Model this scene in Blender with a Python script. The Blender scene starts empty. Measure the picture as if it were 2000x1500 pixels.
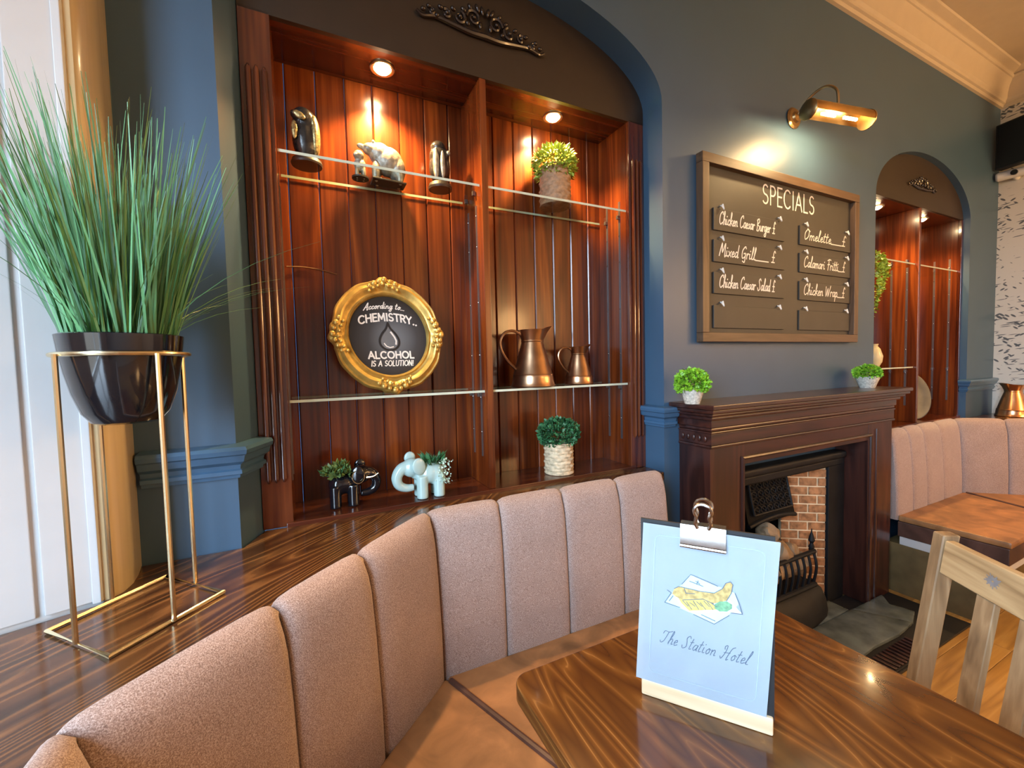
import bpy, bmesh, math, random
from mathutils import Vector, Matrix, noise
random.seed(7)
PI = math.pi
sc = bpy.context.scene
col = sc.collection

# ------------------------------------------------------------------ camera
cam = bpy.data.cameras.new('camera'); cam.sensor_width = 36; cam.lens = 36 * 820.087 / 2000
cam.clip_start = 0.02
co = bpy.data.objects.new('camera', cam); col.objects.link(co)
yaw, pit, rol = 0.452052447, 0.0468076216, -0.0238851392
fw = Vector((math.sin(yaw) * math.cos(pit), math.cos(yaw) * math.cos(pit), -math.sin(pit)))
r0 = Vector((math.cos(yaw), -math.sin(yaw), 0)); u0 = r0.cross(fw)
rt = math.cos(rol) * r0 + math.sin(rol) * u0; up = -math.sin(rol) * r0 + math.cos(rol) * u0
co.matrix_world = Matrix(((rt.x, up.x, -fw.x, 0), (rt.y, up.y, -fw.y, 0), (rt.z, up.z, -fw.z, 1.43), (0, 0, 0, 1)))
sc.camera = co

# ------------------------------------------------------------------ world, daylight, exposure
w = bpy.data.worlds.new('overcast sky'); sc.world = w; w.use_nodes = True
wt = w.node_tree; bg = wt.nodes['Background']; bg.inputs[1].default_value = 27.0
_g = wt.nodes.new('ShaderNodeTexCoord'); _x = wt.nodes.new('ShaderNodeSeparateXYZ'); _r = wt.nodes.new('ShaderNodeValToRGB')
_m = wt.nodes.new('ShaderNodeMath'); _m.operation = 'MULTIPLY_ADD'; _m.inputs[1].default_value = 0.5; _m.inputs[2].default_value = 0.5
wt.links.new(_g.outputs['Generated'], _x.inputs[0]); wt.links.new(_x.outputs['Z'], _m.inputs[0]); wt.links.new(_m.outputs[0], _r.inputs[0]); wt.links.new(_r.outputs[0], bg.inputs[0])
_e = _r.color_ramp.elements; _e[0].position = 0.47; _e[0].color = (0.085, 0.085, 0.080, 1); _e[1].position = 0.53; _e[1].color = (0.60, 0.79, 1.0, 1)   # street below, overcast sky above
def portal(name, loc, rot, sx, sy):
    l = bpy.data.lights.new(name, 'AREA'); l.shape = 'RECTANGLE'; l.size = sx; l.size_y = sy; l.cycles.is_portal = True
    o = bpy.data.objects.new(name, l); o.location = loc; o.rotation_euler = rot; col.objects.link(o)
portal('window portal', (-1.40, -0.62, 1.98), (0, -PI / 2, 0), 2.06, 1.60)
vs = sc.view_settings
sc.display_settings.display_device = 'sRGB'
vs.view_transform = 'Standard'; vs.look = 'None'; vs.gamma = 1; vs.use_curve_mapping = False; vs.exposure = 0.25
sc.cycles.use_denoising = True
sc.cycles.max_bounces = 10; sc.cycles.diffuse_bounces = 5; sc.cycles.glossy_bounces = 5
sc.cycles.transmission_bounces = 8; sc.cycles.transparent_max_bounces = 12
sc.cycles.sample_clamp_indirect = 6.0; sc.cycles.caustics_reflective = False; sc.cycles.caustics_refractive = False
def lamp(name, kind, loc, power, color, parent=None, **kw):
    l = bpy.data.lights.new(name, kind); l.energy = power; l.color = color
    for k, v in kw.items(): setattr(l, k, v)
    o = bpy.data.objects.new(name, l); col.objects.link(o)
    if parent: o.parent = parent; loc = Vector(loc) - wloc(parent)
    o.location = loc
    return o
WARM = (1.0, 0.57, 0.22)
# added warm fill lamps, unseen, for bench warmth and a glow on the cabinet boards
for p, pw, rad in (((3.1, -2.9, 2.1), 75, .25), ((4.75, -0.9, 2.3), 75, .28), ((4.75, -2.0, 2.3), 75, .28)):
    lamp('warm fill lamp', 'POINT', p, pw, (1.0, 0.56, 0.22), shadow_soft_size=rad)

# ------------------------------------------------------------------ materials
def new(name):
    m = bpy.data.materials.new(name); m.use_nodes = True
    nt = m.node_tree; b = nt.nodes['Principled BSDF']
    return m, nt, b
def N(nt, t, **kw):
    n = nt.nodes.new(t)
    for k, v in kw.items():
        if isinstance(k, str) and k.startswith('i_'): n.inputs[int(k[2:])].default_value = v
        else: setattr(n, k, v)
    return n
def ramp(nt, stops):
    r = nt.nodes.new('ShaderNodeValToRGB'); e = r.color_ramp.elements
    while len(e) < len(stops): e.new(0.5)
    for s, (p, c) in zip(e, stops): s.position = p; s.color = (*c, 1)
    return r
def setc(b, base=None, rough=None, metal=None, coat=None, coatr=None, spec=None, sheen=None, trans=None, ior=None):
    for k, v in (('Roughness', rough), ('Metallic', metal), ('Coat Weight', coat), ('Coat Roughness', coatr),
                 ('Specular IOR Level', spec), ('Sheen Weight', sheen), ('Transmission Weight', trans), ('IOR', ior)):
        if v is not None: b.inputs[k].default_value = v
    if base is not None: b.inputs['Base Color'].default_value = (*base, 1)
def bump(nt, b, h, strength=0.3, dist=0.002):
    n = N(nt, 'ShaderNodeBump'); n.inputs['Strength'].default_value = strength; n.inputs['Distance'].default_value = dist
    nt.links.new(h, n.inputs['Height']); nt.links.new(n.outputs[0], b.inputs['Normal'])
def plain(name, base, rough=0.5, metal=0, var=0.12, vscale=12, bs=0, bscale=60, **kw):
    m, nt, b = new(name); setc(b, base, rough, metal, **kw)
    tc = N(nt, 'ShaderNodeTexCoord'); no = N(nt, 'ShaderNodeTexNoise'); no.inputs['Scale'].default_value = vscale; no.inputs['Detail'].default_value = 3
    nt.links.new(tc.outputs['Object'], no.inputs['Vector'])
    r = ramp(nt, [(0.3, tuple(c * (1 - var) for c in base)), (0.7, tuple(min(1, c * (1 + var)) for c in base))])
    nt.links.new(no.outputs[0], r.inputs[0]); nt.links.new(r.outputs[0], b.inputs['Base Color'])
    if bs:
        n2 = N(nt, 'ShaderNodeTexNoise'); n2.inputs['Scale'].default_value = bscale; n2.inputs['Detail'].default_value = 4
        nt.links.new(tc.outputs['Object'], n2.inputs['Vector']); bump(nt, b, n2.outputs[0], bs)
    return m
def wood(name, cols, rot=(0, 0, 0), across=7.0, along=0.5, rings=10, fine=90, rough=0.35, coat=0, coatr=0.1, finew=0.35, rnd=True, bs=0.05, dist=0.6):
    """grain runs along local X after rot"""
    m, nt, b = new(name); L = nt.links.new
    tc = N(nt, 'ShaderNodeTexCoord'); src = tc.outputs['Object']
    if rnd:
        oi = N(nt, 'ShaderNodeObjectInfo'); mu = N(nt, 'ShaderNodeMath', operation='MULTIPLY'); mu.inputs[1].default_value = 37.0
        L(oi.outputs['Random'], mu.inputs[0]); ad = N(nt, 'ShaderNodeVectorMath', operation='ADD'); L(src, ad.inputs[0]); L(mu.outputs[0], ad.inputs[1]); src = ad.outputs[0]
    m1 = N(nt, 'ShaderNodeMapping'); m1.inputs['Rotation'].default_value = rot; L(src, m1.inputs[0])
    m2 = N(nt, 'ShaderNodeMapping'); m2.inputs['Scale'].default_value = (along, across, across); L(m1.outputs[0], m2.inputs[0])
    n1 = N(nt, 'ShaderNodeTexNoise'); n1.inputs['Scale'].default_value = 1.0; n1.inputs['Detail'].default_value = 2.5; n1.inputs['Distortion'].default_value = dist; L(m2.outputs[0], n1.inputs['Vector'])
    mm = N(nt, 'ShaderNodeMath', operation='MULTIPLY'); mm.inputs[1].default_value = rings; L(n1.outputs[0], mm.inputs[0])
    fr = N(nt, 'ShaderNodeMath', operation='PINGPONG'); fr.inputs[1].default_value = 0.5; L(mm.outputs[0], fr.inputs[0])
    m3 = N(nt, 'ShaderNodeMapping'); m3.inputs['Scale'].default_value = (along * 4, fine, fine); L(m1.outputs[0], m3.inputs[0])
    n2 = N(nt, 'ShaderNodeTexNoise'); n2.inputs['Scale'].default_value = 1.0; n2.inputs['Detail'].default_value = 3; L(m3.outputs[0], n2.inputs['Vector'])
    s1 = N(nt, 'ShaderNodeMath', operation='MULTIPLY'); s1.inputs[1].default_value = 2 * (1 - finew); L(fr.outputs[0], s1.inputs[0])
    s2 = N(nt, 'ShaderNodeMath', operation='MULTIPLY_ADD'); s2.inputs[1].default_value = finew; L(n2.outputs[0], s2.inputs[0]); L(s1.outputs[0], s2.inputs[2])
    r = ramp(nt, cols); L(s2.outputs[0], r.inputs[0]); L(r.outputs[0], b.inputs['Base Color'])
    setc(b, None, rough, 0, coat, coatr)
    if bs: bump(nt, b, s2.outputs[0], bs, 0.001)
    return m
VERT = (0, PI / 2, 0)
ALONGY = (0, 0, PI / 2)
MAHO = [(0.1, (0.020, 0.0045, 0.0028)), (0.45, (0.075, 0.016, 0.007)), (0.9, (0.17, 0.045, 0.014))]
MAHOX = [(0.1, (0.014, 0.005, 0.004)), (0.5, (0.036, 0.011, 0.008)), (0.9, (0.062, 0.019, 0.012))]
M = {}
M['board'] = wood('lacquered mahogany boards', [(0.1, (0.035, 0.007, 0.0025)), (0.5, (0.125, 0.024, 0.005)), (0.95, (0.29, 0.070, 0.011))], VERT, 9, 0.5, 4, 80, 0.24, 0.25, 0.1, finew=0.6, bs=0.03)
M['mahov'] = wood('dark mahogany upright grain', MAHO, VERT, 10, 0.6, 4, 80, 0.15, 0.7, 0.06, finew=0.6)
M['mahox'] = wood('dark mahogany level grain', MAHO, (0, 0, 0), 10, 0.6, 4, 80, 0.25, 0.4, 0.12, finew=0.6)
M['firev'] = wood('mantel mahogany upright grain', MAHOX, VERT, 9, 0.8, 5, 90, 0.3, 0.25, 0.2, finew=0.5)
M['firex'] = wood('mantel mahogany level grain', MAHOX, (0, 0, 0), 9, 0.8, 5, 90, 0.3, 0.25, 0.2, finew=0.5)
M['tymp'] = plain('dark brown painted panel', (0.028, 0.018, 0.011), 0.45, var=0.1)
M['carve'] = plain('dark varnished carving', (0.018, 0.010, 0.007), 0.22, coat=0.4)
M['table'] = wood('stained pine table', [(0.0, (0.048, 0.017, 0.006)), (0.30, (0.078, 0.029, 0.008)), (0.62, (0.108, 0.042, 0.010)), (0.80, (0.15, 0.062, 0.015)), (0.97, (0.40, 0.20, 0.06))], ALONGY, 3.6, 0.6, 42, 55, 0.15, 0.25, 0.05, finew=0.36, rnd=False, bs=0, dist=0.12)
M['ledge'] = wood('stained pine ledge', [(0.0, (0.024, 0.010, 0.005)), (0.35, (0.055, 0.022, 0.009)), (0.62, (0.10, 0.042, 0.014)), (0.82, (0.18, 0.082, 0.028)), (1.0, (0.34, 0.18, 0.065))], (0, 0, -math.radians(41.7)), 3.4, 0.5, 38, 60, 0.2, 0.25, 0.06, finew=0.4, rnd=False, bs=0.04, dist=0.12)
M['tan'] = wood('varnished blond wood post', [(0.1, (0.44, 0.33, 0.17)), (0.9, (0.62, 0.50, 0.30))], VERT, 8, 0.5, 4, 90, 0.28, 0.3, 0.1, finew=0.7)
M['pine'] = wood('pale pine block', [(0.1, (0.62, 0.46, 0.27)), (0.9, (0.82, 0.68, 0.46))], (0, 0, math.radians(53)), 14, 1.5, 5, 150, 0.5, finew=0.3)
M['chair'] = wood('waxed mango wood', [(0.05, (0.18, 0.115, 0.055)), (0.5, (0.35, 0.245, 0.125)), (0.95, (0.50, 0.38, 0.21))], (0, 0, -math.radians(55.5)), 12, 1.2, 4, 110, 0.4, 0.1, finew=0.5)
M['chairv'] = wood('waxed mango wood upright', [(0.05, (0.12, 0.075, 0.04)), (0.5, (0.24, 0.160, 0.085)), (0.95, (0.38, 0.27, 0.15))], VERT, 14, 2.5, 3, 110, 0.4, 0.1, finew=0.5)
M['plank'] = wood('golden oak planks', [(0.1, (0.26, 0.135, 0.035)), (0.5, (0.40, 0.225, 0.06)), (0.95, (0.52, 0.32, 0.10))], (0, 0, 0), 9, 0.7, 6, 90, 0.3, 0.1, finew=0.5)
M['frame'] = wood('mid brown pine frame', [(0.1, (0.060, 0.031, 0.016)), (0.9, (0.135, 0.076, 0.041))], (0, 0, 0), 14, 1.5, 4, 120, 0.45, finew=0.6)
M['framev'] = wood('mid brown pine frame upright', [(0.1, (0.060, 0.031, 0.016)), (0.9, (0.135, 0.076, 0.041))], VERT, 14, 1.5, 4, 120, 0.45, finew=0.6)
M['navy'] = plain('navy wall paint', (0.048, 0.098, 0.162), 0.42, var=0.05, vscale=3, bs=0.06, bscale=120)
M['navytrim'] = plain('navy gloss paint', (0.055, 0.125, 0.22), 0.3, var=0.04, coat=0.2)
M['white'] = plain('white gloss paint', (0.57, 0.58, 0.58), 0.35, var=0.02)
M['cream'] = plain('cream ceiling paint', (0.50, 0.43, 0.33), 0.6, var=0.03)
M['offwhite'] = plain('plain plaster', (0.55, 0.50, 0.44), 0.7, var=0.03)
M['brass'] = plain('satin brass', (0.84, 0.72, 0.46), 0.25, 1, var=0.05)
M['blackgloss'] = plain('black gloss ceramic', (0.006, 0.007, 0.010), 0.12, var=0.1, coat=0.5)
M['black'] = plain('matt black', (0.010, 0.010, 0.011), 0.5, var=0.1)
M['iron'] = plain('black cast iron', (0.008, 0.009, 0.011), 0.55, 0.0, spec=0.25, var=0.3, bs=0.25, bscale=180)
M['soot'] = plain('sooty iron', (0.004, 0.004, 0.004), 0.9, var=0.2)
M['steel'] = plain('polished steel', (0.50, 0.48, 0.45), 0.2, 1, var=0.05)
M['strip'] = plain('dull steel strip', (0.22, 0.20, 0.20), 0.35, 0.8, var=0.1)
M['copper'] = plain('aged copper', (0.50, 0.30, 0.17), 0.30, 1, var=0.35, vscale=9)
M['copperbright'] = plain('bright copper', (0.72, 0.36, 0.17), 0.25, 1, var=0.15)
M['pewter'] = plain('pewter', (0.075, 0.078, 0.078), 0.42, 0.3, var=0.2)
M['gold'] = plain('gilded plaster', (0.62, 0.40, 0.10), 0.36, 0.55, var=0.25, vscale=25, bs=0.25, bscale=90)
M['silver'] = plain('silvered resin', (0.30, 0.28, 0.23), 0.45, 0.5, var=0.35, vscale=60, bs=0.5, bscale=170)
M['darkres'] = plain('dark glazed resin', (0.030, 0.028, 0.026), 0.25, 0.3, var=0.4, vscale=40, bs=0.3, bscale=120)
M['goldspeck'] = plain('gold speckled resin', (0.34, 0.27, 0.12), 0.3, 0.6, var=0.7, vscale=140, bs=0.5, bscale=220)
M['teal'] = plain('pale teal glazed ceramic', (0.40, 0.55, 0.52), 0.2, var=0.05, coat=0.3)
M['chalk'] = plain('chalk white lettering', (0.82, 0.80, 0.74), 0.8, var=0.05)
M['chalkboard'] = plain('black chalkboard', (0.040, 0.036, 0.030), 0.55, var=0.12, vscale=6)
M['paper'] = plain('white paper', (0.56, 0.66, 0.75), 0.6, var=0.01)
M['ink'] = plain('grey ink', (0.09, 0.13, 0.19), 0.7, var=0.05)
M['inkpale'] = plain('pale grey ink', (0.36, 0.46, 0.54), 0.7, var=0.05)
M['batter'] = plain('printed batter yellow', (0.46, 0.34, 0.13), 0.7, var=0.3, vscale=150)
M['chip'] = plain('printed chip yellow', (0.54, 0.43, 0.13), 0.7, var=0.2, vscale=150)
M['peas'] = plain('printed pea green', (0.15, 0.32, 0.18), 0.7, var=0.3, vscale=150)
M['news'] = plain('printed newspaper blue', (0.46, 0.64, 0.74), 0.7, var=0.05)
M['slate'] = plain('grey slate', (0.105, 0.130, 0.128), 0.27, var=0.4, vscale=9, bs=0.7, bscale=22)
M['brick'] = plain('brick red tile', (0.33, 0.155, 0.066), 0.6, var=0.45, vscale=35, bs=0.4, bscale=80)
M['mortar'] = plain('pale mortar', (0.72, 0.56, 0.35), 0.9, var=0.15)
M['coal'] = plain('pale ceramic coal', (0.26, 0.18, 0.105), 0.8, var=0.3, vscale=20, bs=0.6, bscale=40)
M['wicker'] = plain('woven straw', (0.60, 0.47, 0.30), 0.65, var=0.3, vscale=60, bs=0.4, bscale=200)
M['wickerbrown'] = plain('brown woven straw', (0.36, 0.22, 0.12), 0.65, var=0.3, vscale=60, bs=0.4, bscale=200)
M['stonepot'] = plain('rough woven pale pot', (0.52, 0.49, 0.42), 0.8, var=0.35, vscale=120, bs=0.6, bscale=150)
M['soil'] = plain('dark soil', (0.03, 0.02, 0.012), 0.9, bs=0.5, bscale=90)
def leafmat(name, c, var=0.35):
    m, nt, b = new(name); setc(b, c, 0.45)
    ge = N(nt, 'ShaderNodeNewGeometry'); r = ramp(nt, [(0.0, tuple(x * (1 - var) for x in c)), (1.0, tuple(min(1, x * (1 + var)) for x in c))])
    nt.links.new(ge.outputs['Random Per Island'], r.inputs[0]); nt.links.new(r.outputs[0], b.inputs['Base Color'])
    return m
M['grass'] = leafmat('artificial grass', (0.10, 0.27, 0.115), 0.5)
M['leafdark'] = leafmat('dark green leaves', (0.045, 0.16, 0.06))
M['leafbright'] = leafmat('bright green leaves', (0.22, 0.48, 0.03))
M['leafyellow'] = leafmat('lime leaves', (0.34, 0.46, 0.05))
M['succ'] = leafmat('grey green succulent', (0.15, 0.24, 0.07), 0.5)
M['flower'] = leafmat('small white blossom', (0.60, 0.72, 0.55), 0.2)
def emit(name, c, s):
    m, nt, b = new(name); setc(b, (0.9, 0.8, 0.6), 0.4); b.inputs['Emission Color'].default_value = (*c, 1); b.inputs['Emission Strength'].default_value = s
    return m
M['bulb'] = emit('glowing bulb', (1.0, 0.72, 0.38), 60)
M['spot'] = emit('glowing spotlight lens', (1.0, 0.74, 0.40), 110)
def tweed():
    m, nt, b = new('tweed upholstery'); L = nt.links.new
    tc = N(nt, 'ShaderNodeTexCoord')
    n1 = N(nt, 'ShaderNodeTexNoise'); n1.inputs['Scale'].default_value = 520; n1.inputs['Detail'].default_value = 2; n1.inputs['Roughness'].default_value = 0.7
    n2 = N(nt, 'ShaderNodeTexNoise'); n2.inputs['Scale'].default_value = 9; n2.inputs['Detail'].default_value = 2
    L(tc.outputs['Object'], n1.inputs['Vector']); L(tc.outputs['Object'], n2.inputs['Vector'])
    r = ramp(nt, [(0.33, (0.17, 0.108, 0.09)), (0.5, (0.34, 0.240, 0.205)), (0.66, (0.53, 0.43, 0.39))]); L(n1.outputs[0], r.inputs[0])
    mx = N(nt, 'ShaderNodeMix', data_type='RGBA', blend_type='MULTIPLY'); mx.inputs[0].default_value = 0.25
    L(r.outputs[0], mx.inputs[6]); L(n2.outputs[0], mx.inputs[7]); L(mx.outputs[2], b.inputs['Base Color'])
    setc(b, None, 0.85, sheen=0.25); bump(nt, b, n1.outputs[0], 0.35, 0.0015); return m
M['tweed'] = tweed()
def leather(name, c):
    m, nt, b = new(name); L = nt.links.new
    tc = N(nt, 'ShaderNodeTexCoord'); n1 = N(nt, 'ShaderNodeTexNoise'); n1.inputs['Scale'].default_value = 7; n1.inputs['Detail'].default_value = 5; n1.inputs['Distortion'].default_value = 1.2
    v = N(nt, 'ShaderNodeTexVoronoi', feature='DISTANCE_TO_EDGE'); v.inputs['Scale'].default_value = 160
    L(tc.outputs['Object'], n1.inputs['Vector']); L(tc.outputs['Object'], v.inputs['Vector'])
    r = ramp(nt, [(0.25, tuple(x * 0.5 for x in c)), (0.55, c), (0.8, tuple(x * 1.6 for x in c))]); L(n1.outputs[0], r.inputs[0]); L(r.outputs[0], b.inputs['Base Color'])
    setc(b, None, 0.42); bump(nt, b, v.outputs[0], 0.15, 0.001); return m
M['bronze'] = plain('dark brass', (0.34, 0.23, 0.11), 0.3, 1, var=0.15)
M['plinth'] = plain('brown painted plinth', (0.15, 0.105, 0.045), 0.45, var=0.2)
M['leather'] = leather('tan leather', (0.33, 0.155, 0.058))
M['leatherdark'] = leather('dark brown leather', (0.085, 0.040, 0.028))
def glassmat():
    m, nt, b = new('clear glass'); L = nt.links.new
    nt.nodes.remove(b)
    gl = N(nt, 'ShaderNodeBsdfGlossy'); gl.inputs['Roughness'].default_value = 0.02; gl.inputs['Color'].default_value = (1, 1, 1, 1)
    tr = N(nt, 'ShaderNodeBsdfTransparent'); tr.inputs[0].default_value = (0.90, 0.95, 0.92, 1)
    fr = N(nt, 'ShaderNodeFresnel'); fr.inputs[0].default_value = 1.5
    ge = N(nt, 'ShaderNodeNewGeometry'); sb = N(nt, 'ShaderNodeMath', operation='SUBTRACT'); sb.inputs[0].default_value = 1.0; L(ge.outputs['Backfacing'], sb.inputs[1]); mf = N(nt, 'ShaderNodeMath', operation='MULTIPLY'); L(fr.outputs[0], mf.inputs[0]); L(sb.outputs[0], mf.inputs[1])
    mx = N(nt, 'ShaderNodeMixShader'); L(mf.outputs[0], mx.inputs[0]); L(tr.outputs[0], mx.inputs[1]); L(gl.outputs[0], mx.inputs[2])
    L(mx.outputs[0], nt.nodes['Material Output'].inputs[0]); return m
M['glass'] = glassmat()
M['glassedge'] = plain('painted glass edge glint', (0.55, 0.62, 0.50), 0.3, var=0.1)  # pale green colour stands in for light caught inside the glass edge
def signboard():
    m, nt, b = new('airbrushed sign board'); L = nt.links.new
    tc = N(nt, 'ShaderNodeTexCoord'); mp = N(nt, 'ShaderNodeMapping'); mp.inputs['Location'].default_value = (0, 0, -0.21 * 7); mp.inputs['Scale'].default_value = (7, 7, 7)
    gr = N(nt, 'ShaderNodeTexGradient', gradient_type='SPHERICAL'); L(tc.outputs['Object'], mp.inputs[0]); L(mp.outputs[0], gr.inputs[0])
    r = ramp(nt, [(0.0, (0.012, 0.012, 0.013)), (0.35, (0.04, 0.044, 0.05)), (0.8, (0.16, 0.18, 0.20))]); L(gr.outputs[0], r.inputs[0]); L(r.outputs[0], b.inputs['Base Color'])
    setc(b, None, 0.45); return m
M['signboard'] = signboard()
def wallpaper():
    m, nt, b = new('sprig wallpaper'); L = nt.links.new
    tc = N(nt, 'ShaderNodeTexCoord'); outs = []
    n = N(nt, 'ShaderNodeTexNoise'); n.inputs['Scale'].default_value = 5; L(tc.outputs['Object'], n.inputs['Vector'])
    for rot, sc_ in ((0.55, (1, 15, 40)), (-0.7, (1, 13, 36)), (0.1, (1, 7, 70))):
        m1 = N(nt, 'ShaderNodeMapping'); m1.inputs['Rotation'].default_value = (rot, 0, 0); m2 = N(nt, 'ShaderNodeMapping'); m2.inputs['Scale'].default_value = sc_
        L(tc.outputs['Object'], m1.inputs[0]); L(m1.outputs[0], m2.inputs[0]); v = N(nt, 'ShaderNodeTexVoronoi'); v.inputs['Scale'].default_value = 1.0; L(m2.outputs[0], v.inputs['Vector'])
        ad = N(nt, 'ShaderNodeMath', operation='MULTIPLY_ADD'); ad.inputs[1].default_value = 0.9; L(n.outputs[0], ad.inputs[0]); L(v.outputs['Distance'], ad.inputs[2]); outs.append(ad.outputs[0])
    mi = N(nt, 'ShaderNodeMath', operation='MINIMUM'); L(outs[0], mi.inputs[0]); L(outs[1], mi.inputs[1]); mj = N(nt, 'ShaderNodeMath', operation='MINIMUM'); L(mi.outputs[0], mj.inputs[0]); L(outs[2], mj.inputs[1])
    r = ramp(nt, [(0.58, (0.09, 0.10, 0.11)), (0.66, (0.66, 0.63, 0.56))]); L(mj.outputs[0], r.inputs[0]); L(r.outputs[0], b.inputs['Base Color'])
    setc(b, None, 0.6); return m
M['wallpaper'] = wallpaper()

# ------------------------------------------------------------------ object helpers
def wloc(o):
    v = Vector((0, 0, 0))
    while o is not None: v = v + o.location; o = o.parent
    return v
def finish(name, bm, mat, parent=None, label=None, cat=None, group=None, kind=None, sharp=32, smooth=True, origin=None):
    me = bpy.data.meshes.new(name)
    if parent is not None: off = wloc(parent)
    elif origin is not None: off = Vector(origin)
    else:
        xs = [v.co for v in bm.verts]; off = Vector(((min(c.x for c in xs) + max(c.x for c in xs)) / 2, (min(c.y for c in xs) + max(c.y for c in xs)) / 2, min(c.z for c in xs)))
    bmesh.ops.translate(bm, verts=bm.verts, vec=-off)
    bm.to_mesh(me); bm.free()
    if smooth and len(me.polygons):
        me.polygons.foreach_set('use_smooth', [True] * len(me.polygons)); me.set_sharp_from_angle(angle=math.radians(sharp))
    me.materials.append(mat)
    o = bpy.data.objects.new(name, me); col.objects.link(o)
    if smooth and 6 < len(me.polygons) < 600: wn = o.modifiers.new('weighted normal', 'WEIGHTED_NORMAL'); wn.keep_sharp = True; wn.weight = 100
    if parent is not None: o.parent = parent
    else: o.location = off
    tag(o, label, cat, group, kind); return o
def tag(o, label=None, cat=None, group=None, kind=None):
    if label: o['label'] = label
    if cat: o['category'] = cat
    if group: o['group'] = group
    if kind: o['kind'] = kind
def thing(name, loc, label, cat, group=None):
    o = bpy.data.objects.new(name, None); o.empty_display_size = 0.05; o.location = loc; col.objects.link(o); tag(o, label, cat, group); return o
def struct(name, bm, mat, **kw): return finish(name, bm, mat, kind='structure', origin=(0, 0, 0), **kw)
def piece(o, parent, name, off):
    """another alike piece sharing mesh data"""
    c = o.copy(); c.name = name; c.parent = parent; col.objects.link(c); c.location = Vector(o.location) + Vector(off); return c
def BM(): return bmesh.new()
def merge(bm, tmp, mx=None):
    if mx is not None: bmesh.ops.transform(tmp, matrix=mx, verts=tmp.verts)
    me = bpy.data.meshes.new('tmp'); tmp.to_mesh(me); tmp.free(); bm.from_mesh(me); bpy.data.meshes.remove(me); return bm
def box(bm, lo, hi, bev=0, seg=2, mx=None):
    t = BM(); bmesh.ops.create_cube(t, size=1)
    lo = Vector(lo); hi = Vector(hi); s = hi - lo; c = (lo + hi) / 2
    for v in t.verts: v.co = Vector((v.co.x * s.x + c.x, v.co.y * s.y + c.y, v.co.z * s.z + c.z))
    if bev: bmesh.ops.bevel(t, geom=t.edges[:], offset=min(bev, min(abs(x) for x in s) * 0.49), segments=seg, profile=0.5, affect='EDGES')
    return merge(bm, t, mx)
def B(lo, hi, bev=0, seg=2, mx=None): return box(BM(), lo, hi, bev, seg, mx)
def grid(bm, rows, closed_u=False, closed_v=False, cap=False):
    vs = [[bm.verts.new(p) for p in r] for r in rows]; nu = len(rows); nv = len(rows[0])
    for i in range(nu if closed_u else nu - 1):
        for j in range(nv if closed_v else nv - 1):
            a, b2, c, d = vs[i][j], vs[i][(j + 1) % nv], vs[(i + 1) % nu][(j + 1) % nv], vs[(i + 1) % nu][j]
            try: bm.faces.new((a, b2, c, d))
            except ValueError: pass
    if cap and closed_v:
        for r in (vs[0][::-1], vs[-1]):
            try: bm.faces.new(r)
            except ValueError: pass
    return vs
def fixn(bm): bmesh.ops.recalc_face_normals(bm, faces=bm.faces); return bm
def prism(bm, pts, z0, z1, bev=0):
    t = BM(); a = [t.verts.new((x, y, z0)) for x, y in pts]; b = [t.verts.new((x, y, z1)) for x, y in pts]; n = len(pts)
    t.faces.new(a[::-1]); t.faces.new(b)
    for i in range(n): t.faces.new((a[i], a[(i + 1) % n], b[(i + 1) % n], b[i]))
    fixn(t)
    if bev: bmesh.ops.bevel(t, geom=t.edges[:], offset=bev, segments=2, profile=0.5, affect='EDGES')
    return merge(bm, t)
def lathe(bm, prof, c=(0, 0, 0), n=32, cap=True, fr=None):
    rows = []
    for k, (r, z) in enumerate(prof):
        row = []
        for i in range(n):
            a = 2 * PI * i / n; rr = r if fr is None else fr(r, z, a); row.append((c[0] + rr * math.cos(a), c[1] + rr * math.sin(a), c[2] + z))
        rows.append(row)
    t = BM(); grid(t, rows, closed_v=True, cap=cap); fixn(t); return merge(bm, t)
def smoothline(pts, n=6):
    P = [Vector(p) for p in pts]; out = []
    if len(P) < 3: return P
    for i in range(len(P) - 1):
        p0 = P[i - 1] if i else P[0] * 2 - P[1]; p1, p2 = P[i], P[i + 1]; p3 = P[i + 2] if i + 2 < len(P) else P[-1] * 2 - P[-2]
        for k in range(n):
            t = k / n; out.append(0.5 * ((2 * p1) + (p2 - p0) * t + (2 * p0 - 5 * p1 + 4 * p2 - p3) * t * t + (3 * p1 - p0 - 3 * p2 + p3) * t ** 3))
    out.append(P[-1]); return out
def tube(bm, pts, r, n=8, smooth=0, closed=False, flat=None):
    P = smoothline(pts, smooth) if smooth else [Vector(p) for p in pts]
    R = r if callable(r) else (lambda t: r)
    rows = []; prev = None
    for i, p in enumerate(P):
        a = P[i - 1] if i else (P[-1] if closed else P[0]); b = P[i + 1] if i + 1 < len(P) else (P[0] if closed else P[-1])
        d = (b - a).normalized()
        if prev is None:
            u = d.cross(Vector((0, 0, 1)));  u = u if u.length > 1e-3 else d.cross(Vector((0, 1, 0))); u.normalize()
        else:
            u = prev - d * prev.dot(d); u = u.normalized() if u.length > 1e-6 else prev
        prev = u; v = d.cross(u); rr = R(i / max(1, len(P) - 1)); rows.append([p + (u * math.cos(2 * PI * k / n) * (flat or 1) + v * math.sin(2 * PI * k / n)) * rr for k in range(n)])
    t = BM(); grid(t, rows, closed_u=closed, closed_v=True, cap=not closed); fixn(t); return merge(bm, t)
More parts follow.
